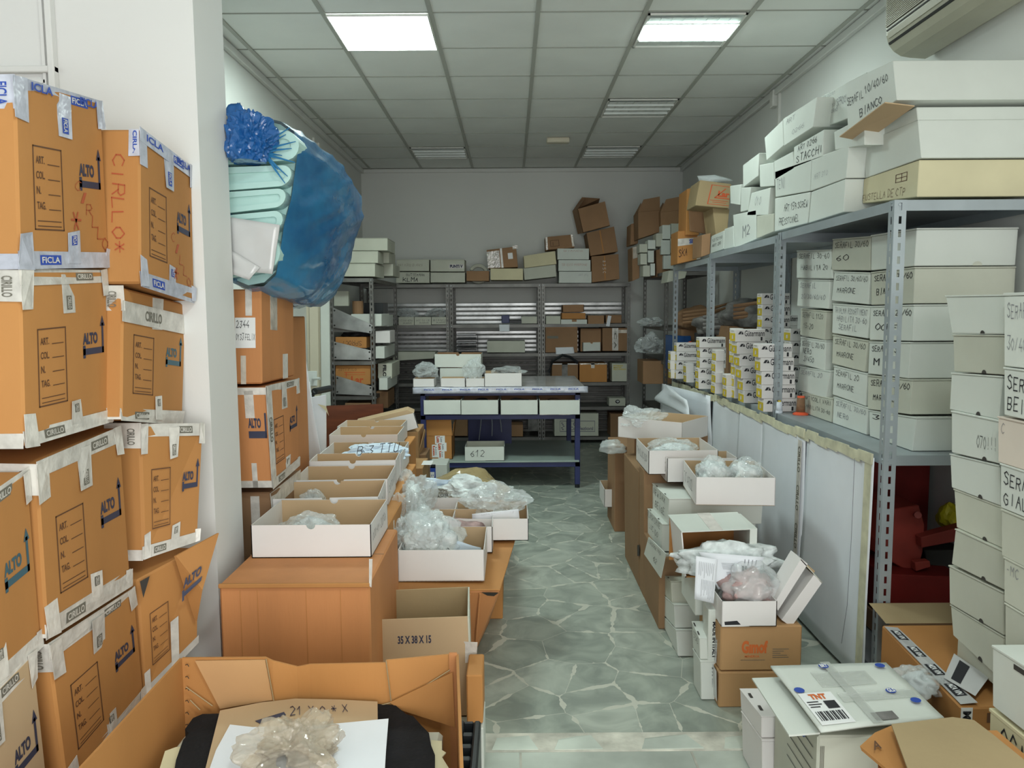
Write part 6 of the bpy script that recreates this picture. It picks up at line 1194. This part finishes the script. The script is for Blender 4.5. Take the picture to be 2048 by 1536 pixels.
qs = PQ([(1504, 1356), (1557, 1354), (1640, 1465), (1578, 1470)], Z=.395); t.g('lid_flap').hexa(qs, (0, 0, -.005), WC)
up = (0, 0, 1); n = qn(ql, V3(up))
def disc(g, q, u, v, r, n, m, off=.007, a0=0, a1=360): w = (q[1]-q[0]).length; h = (q[3]-q[0]).length; putuv(g, [[(u+r*math.cos(math.radians(a0+(a1-a0)*k/12)), -(v+r*w/h*math.sin(math.radians(a0+(a1-a0)*k/12)))) for k in range(12)]], q, n, m, off)
for u, v in ((.42, .04), (.90, .06), (.06, .42), (.90, .70), (.78, .52)): g = t.g('blue_mark'); disc(g, ql, u, v+.04, .042, n, BLUI, .010)
for u, v, s in ((.42, .08, 'BRT'), (.78, .56, 'GLS')): put(t.g('mark_lettering'), glyphs_font(s, .04), ql, (u-.03, v-.03, u+.03, v+.03), n, WHI, off=.0115)
_, c = strip(t, ql, (.03, .50, .30, .95), up, WHI, name='courier_label', off=.007); put(t.g('label_print'), glyphs_font('TNT', .06), c, (.25, .06, .75, .24), qn(c, V3(up)), ORI, off=.001); g = t.parts[-1][1]; cn = qn(c, V3(up))
putuv(g, [rect(.55, .3, .9, .55), rect(.06, .3, .4, .33), rect(.06, .38, .45, .41), rect(.06, .46, .35, .49)], c, cn, INK, .001)
for k in range(14): putuv(g, [rect(.08+.06*k, .62, .08+.06*k+.02+.015*(k % 3), .9)], c, cn, INK, .001)
strip(t, ql, (.28, .16, .74, .42), up, GLT, name='glossy_tape', off=.006, jag=.003); strip(t, ql, (.46, .86, .64, .97), up, GREYC, name='second_label', off=.008)
strip(t, ql, (.34, .54, .96, .66), up, GLT, name='glossy_tape', off=.0075, jag=.003); strip(t, ql, (.42, .0, .50, 1.0), up, GLT, name='glossy_tape', off=.0085)
e = [V3((x0, y1, zt)), V3((x0, y0, zt)), V3((x0, y0, .1)), V3((x0, y1, .1))]; g = t.g('printed_lines'); nx = V3((-1, 0, 0))
for k in range(5): putuv(g, [rect(.35, .16+.12*k, .92, .17+.12*k)], e, nx, INK, .002)
disc(t.g('blue_mark'), e, .7, .12, .07, nx, BLUI, .003); put(g, glyphs_font('G', .02), e, (.48, .03, .56, .12), nx, INK)
q = [V3((x0, y0, zt)), V3((x1, y0, zt)), V3((x1, y0, .2)), V3((x0, y0, .2))]; g = t.g('small_print')
for k in range(3): putuv(g, [rect(.02+.012*k, .15, .026+.012*k, .8)], q, V3((0, -1, 0)), GREYI, .002)
# brown carton with black and white tape
t = T('open_carton', 'brown carton with torn black and white printed tape at the foot of the white column', 'carton'); x0 = 1.385
t.g('body').hexa([V3((x0, 2.82, .36)), V3((x0-.03, 2.25, .34)), V3((x0-.03, 2.25, 0)), V3((x0, 2.82, 0))], (.5, 0, 0), KR, .005)
qt = [V3((x0+.02, 2.97, .385)), V3((x0+.35, 2.97, .385)), V3((x0+.35, 2.83, .362)), V3((x0+.02, 2.83, .362))]; t.g('flap').hexa(qt, (0, .004, 0), KL); 
tp_ = [V3((x0, 2.82, .366)), V3((x0+.06, 2.82, .366)), V3((x0+.04, 2.26, .348)), V3((x0-.025, 2.26, .345))]
_, c = strip(t, tp_, (-.1, .05, .75, 1), up, GREYW, name='printed_tape', jag=.006)
g = t.g('tape_print'); cn = qn(c, V3(up))
for k in range(4): putuv(g, [rect(.15, .06+.24*k, .85, .2+.24*k)], c, cn, INK, .001); put(g, glyphs_font('MZA VIN', .03), c, (.3, .07+.24*k, .7, .19+.24*k), cn, WHI, off=.002, rot=90)
tq = [V3((x0, 2.40, .36)), V3((x0+.10, 2.52, .385)), V3((x0+.12, 2.36, .38)), V3((x0+.03, 2.28, .36))]; _, c = strip(t, tq, (0, 0, 1, 1), up, GREYW, name='printed_tape'); putuv(g, [rect(.1, .2, .9, .5)], c, qn(c, V3(up)), INK, .001)
fe = [V3((x0-.03, 2.25, .34)), V3((x0+.47, 2.25, .34)), V3((x0+.47, 2.25, 0)), V3((x0-.03, 2.25, 0))]; strip(t, fe, (.0, .0, .07, .28), (0, -1, 0), WHI, name='label'); prnt(t, 'MZA', fe, (.01, .03, .06, .25), (0, -1, 0), INK, .05, rot=90, off=.003); strip(t, fe, (.16, .05, .24, .14), (0, -1, 0), BROWNI, name='print')
t = T('plastic_bag', 'grey-white crumpled plastic lying against the taped brown carton', 'bag'); blob(t.g('film', smooth=True), PT(1835, 1362, Y=2.42), (.06, .07, .04), CLR, 140, .5, 4, 2.); blob(t.g('contents', smooth=True), PT(1838, 1366, Y=2.42), (.045, .055, .03), WHC, 141, .3, 3)
bx_('narrow white and black printed box between the white lid and the brown carton', (1.22, 2.22, 0), (1.30, 2.5, .30), BLACKP, 'printed_package', 'box', bev=.003)
# foreground tan flap
t = T('open_carton', 'tan carton with a wide flat flap in the bottom right foreground', 'carton'); pts = PQ([(1783, 1448), (1905, 1434), (1948, 1440), (1985, 1468), (2080, 1545), (2080, 1700), (1850, 1700), (1815, 1536)], Z=.46); t.g('wide_flap').prism(pts, [p-V3((0, 0, .005)) for p in pts], KL)
a, b = PT(1790, 1450, Z=.455), PT(2080, 1545, Z=.455); t.g('body').box((a.x+.06, 1.45, 0), (1.26, 1.93, .452), KR, .004)
pts = PQ([(1720, 1485), (1750, 1465), (1785, 1450), (1826, 1536), (1800, 1560)], Z=.43); pts[0].z -= .01; t.g('twisted_flap').prism(pts, [p-V3((0, .01, .006)) for p in pts], KR); 
q = PQ([(1730, 1490), (1760, 1480), (1768, 1500), (1736, 1508)], Z=.433); prnt(t, 'A', q, (.4, .0, .9, .9), up, BROWNI, .02, off=.003)
pts = PQ([(1755, 1512), (1790, 1500), (1850, 1600), (1760, 1600)], Z=.40); t.g('inner_flap').prism(pts, [p-V3((0, 0, .005)) for p in pts], KO)
# supports
bx_('white box at the foot of the foreground white column, behind the taped carton', (1.50, 2.32, .372), (1.86, 2.53, ft-.004), WO, 'storage_box', 'box', bev=.003)
bx_('brown carton under the cream box at the right edge', (1.305, 1.75, 0), (1.36, 2.0, max(.05, fz-.01)), KD)

for t in list(ALLT):
    if t.name == 'storage_box' and t.label.startswith('white box hidden at the foot'): ALLT.remove(t)
for t in ALLT: t.build()
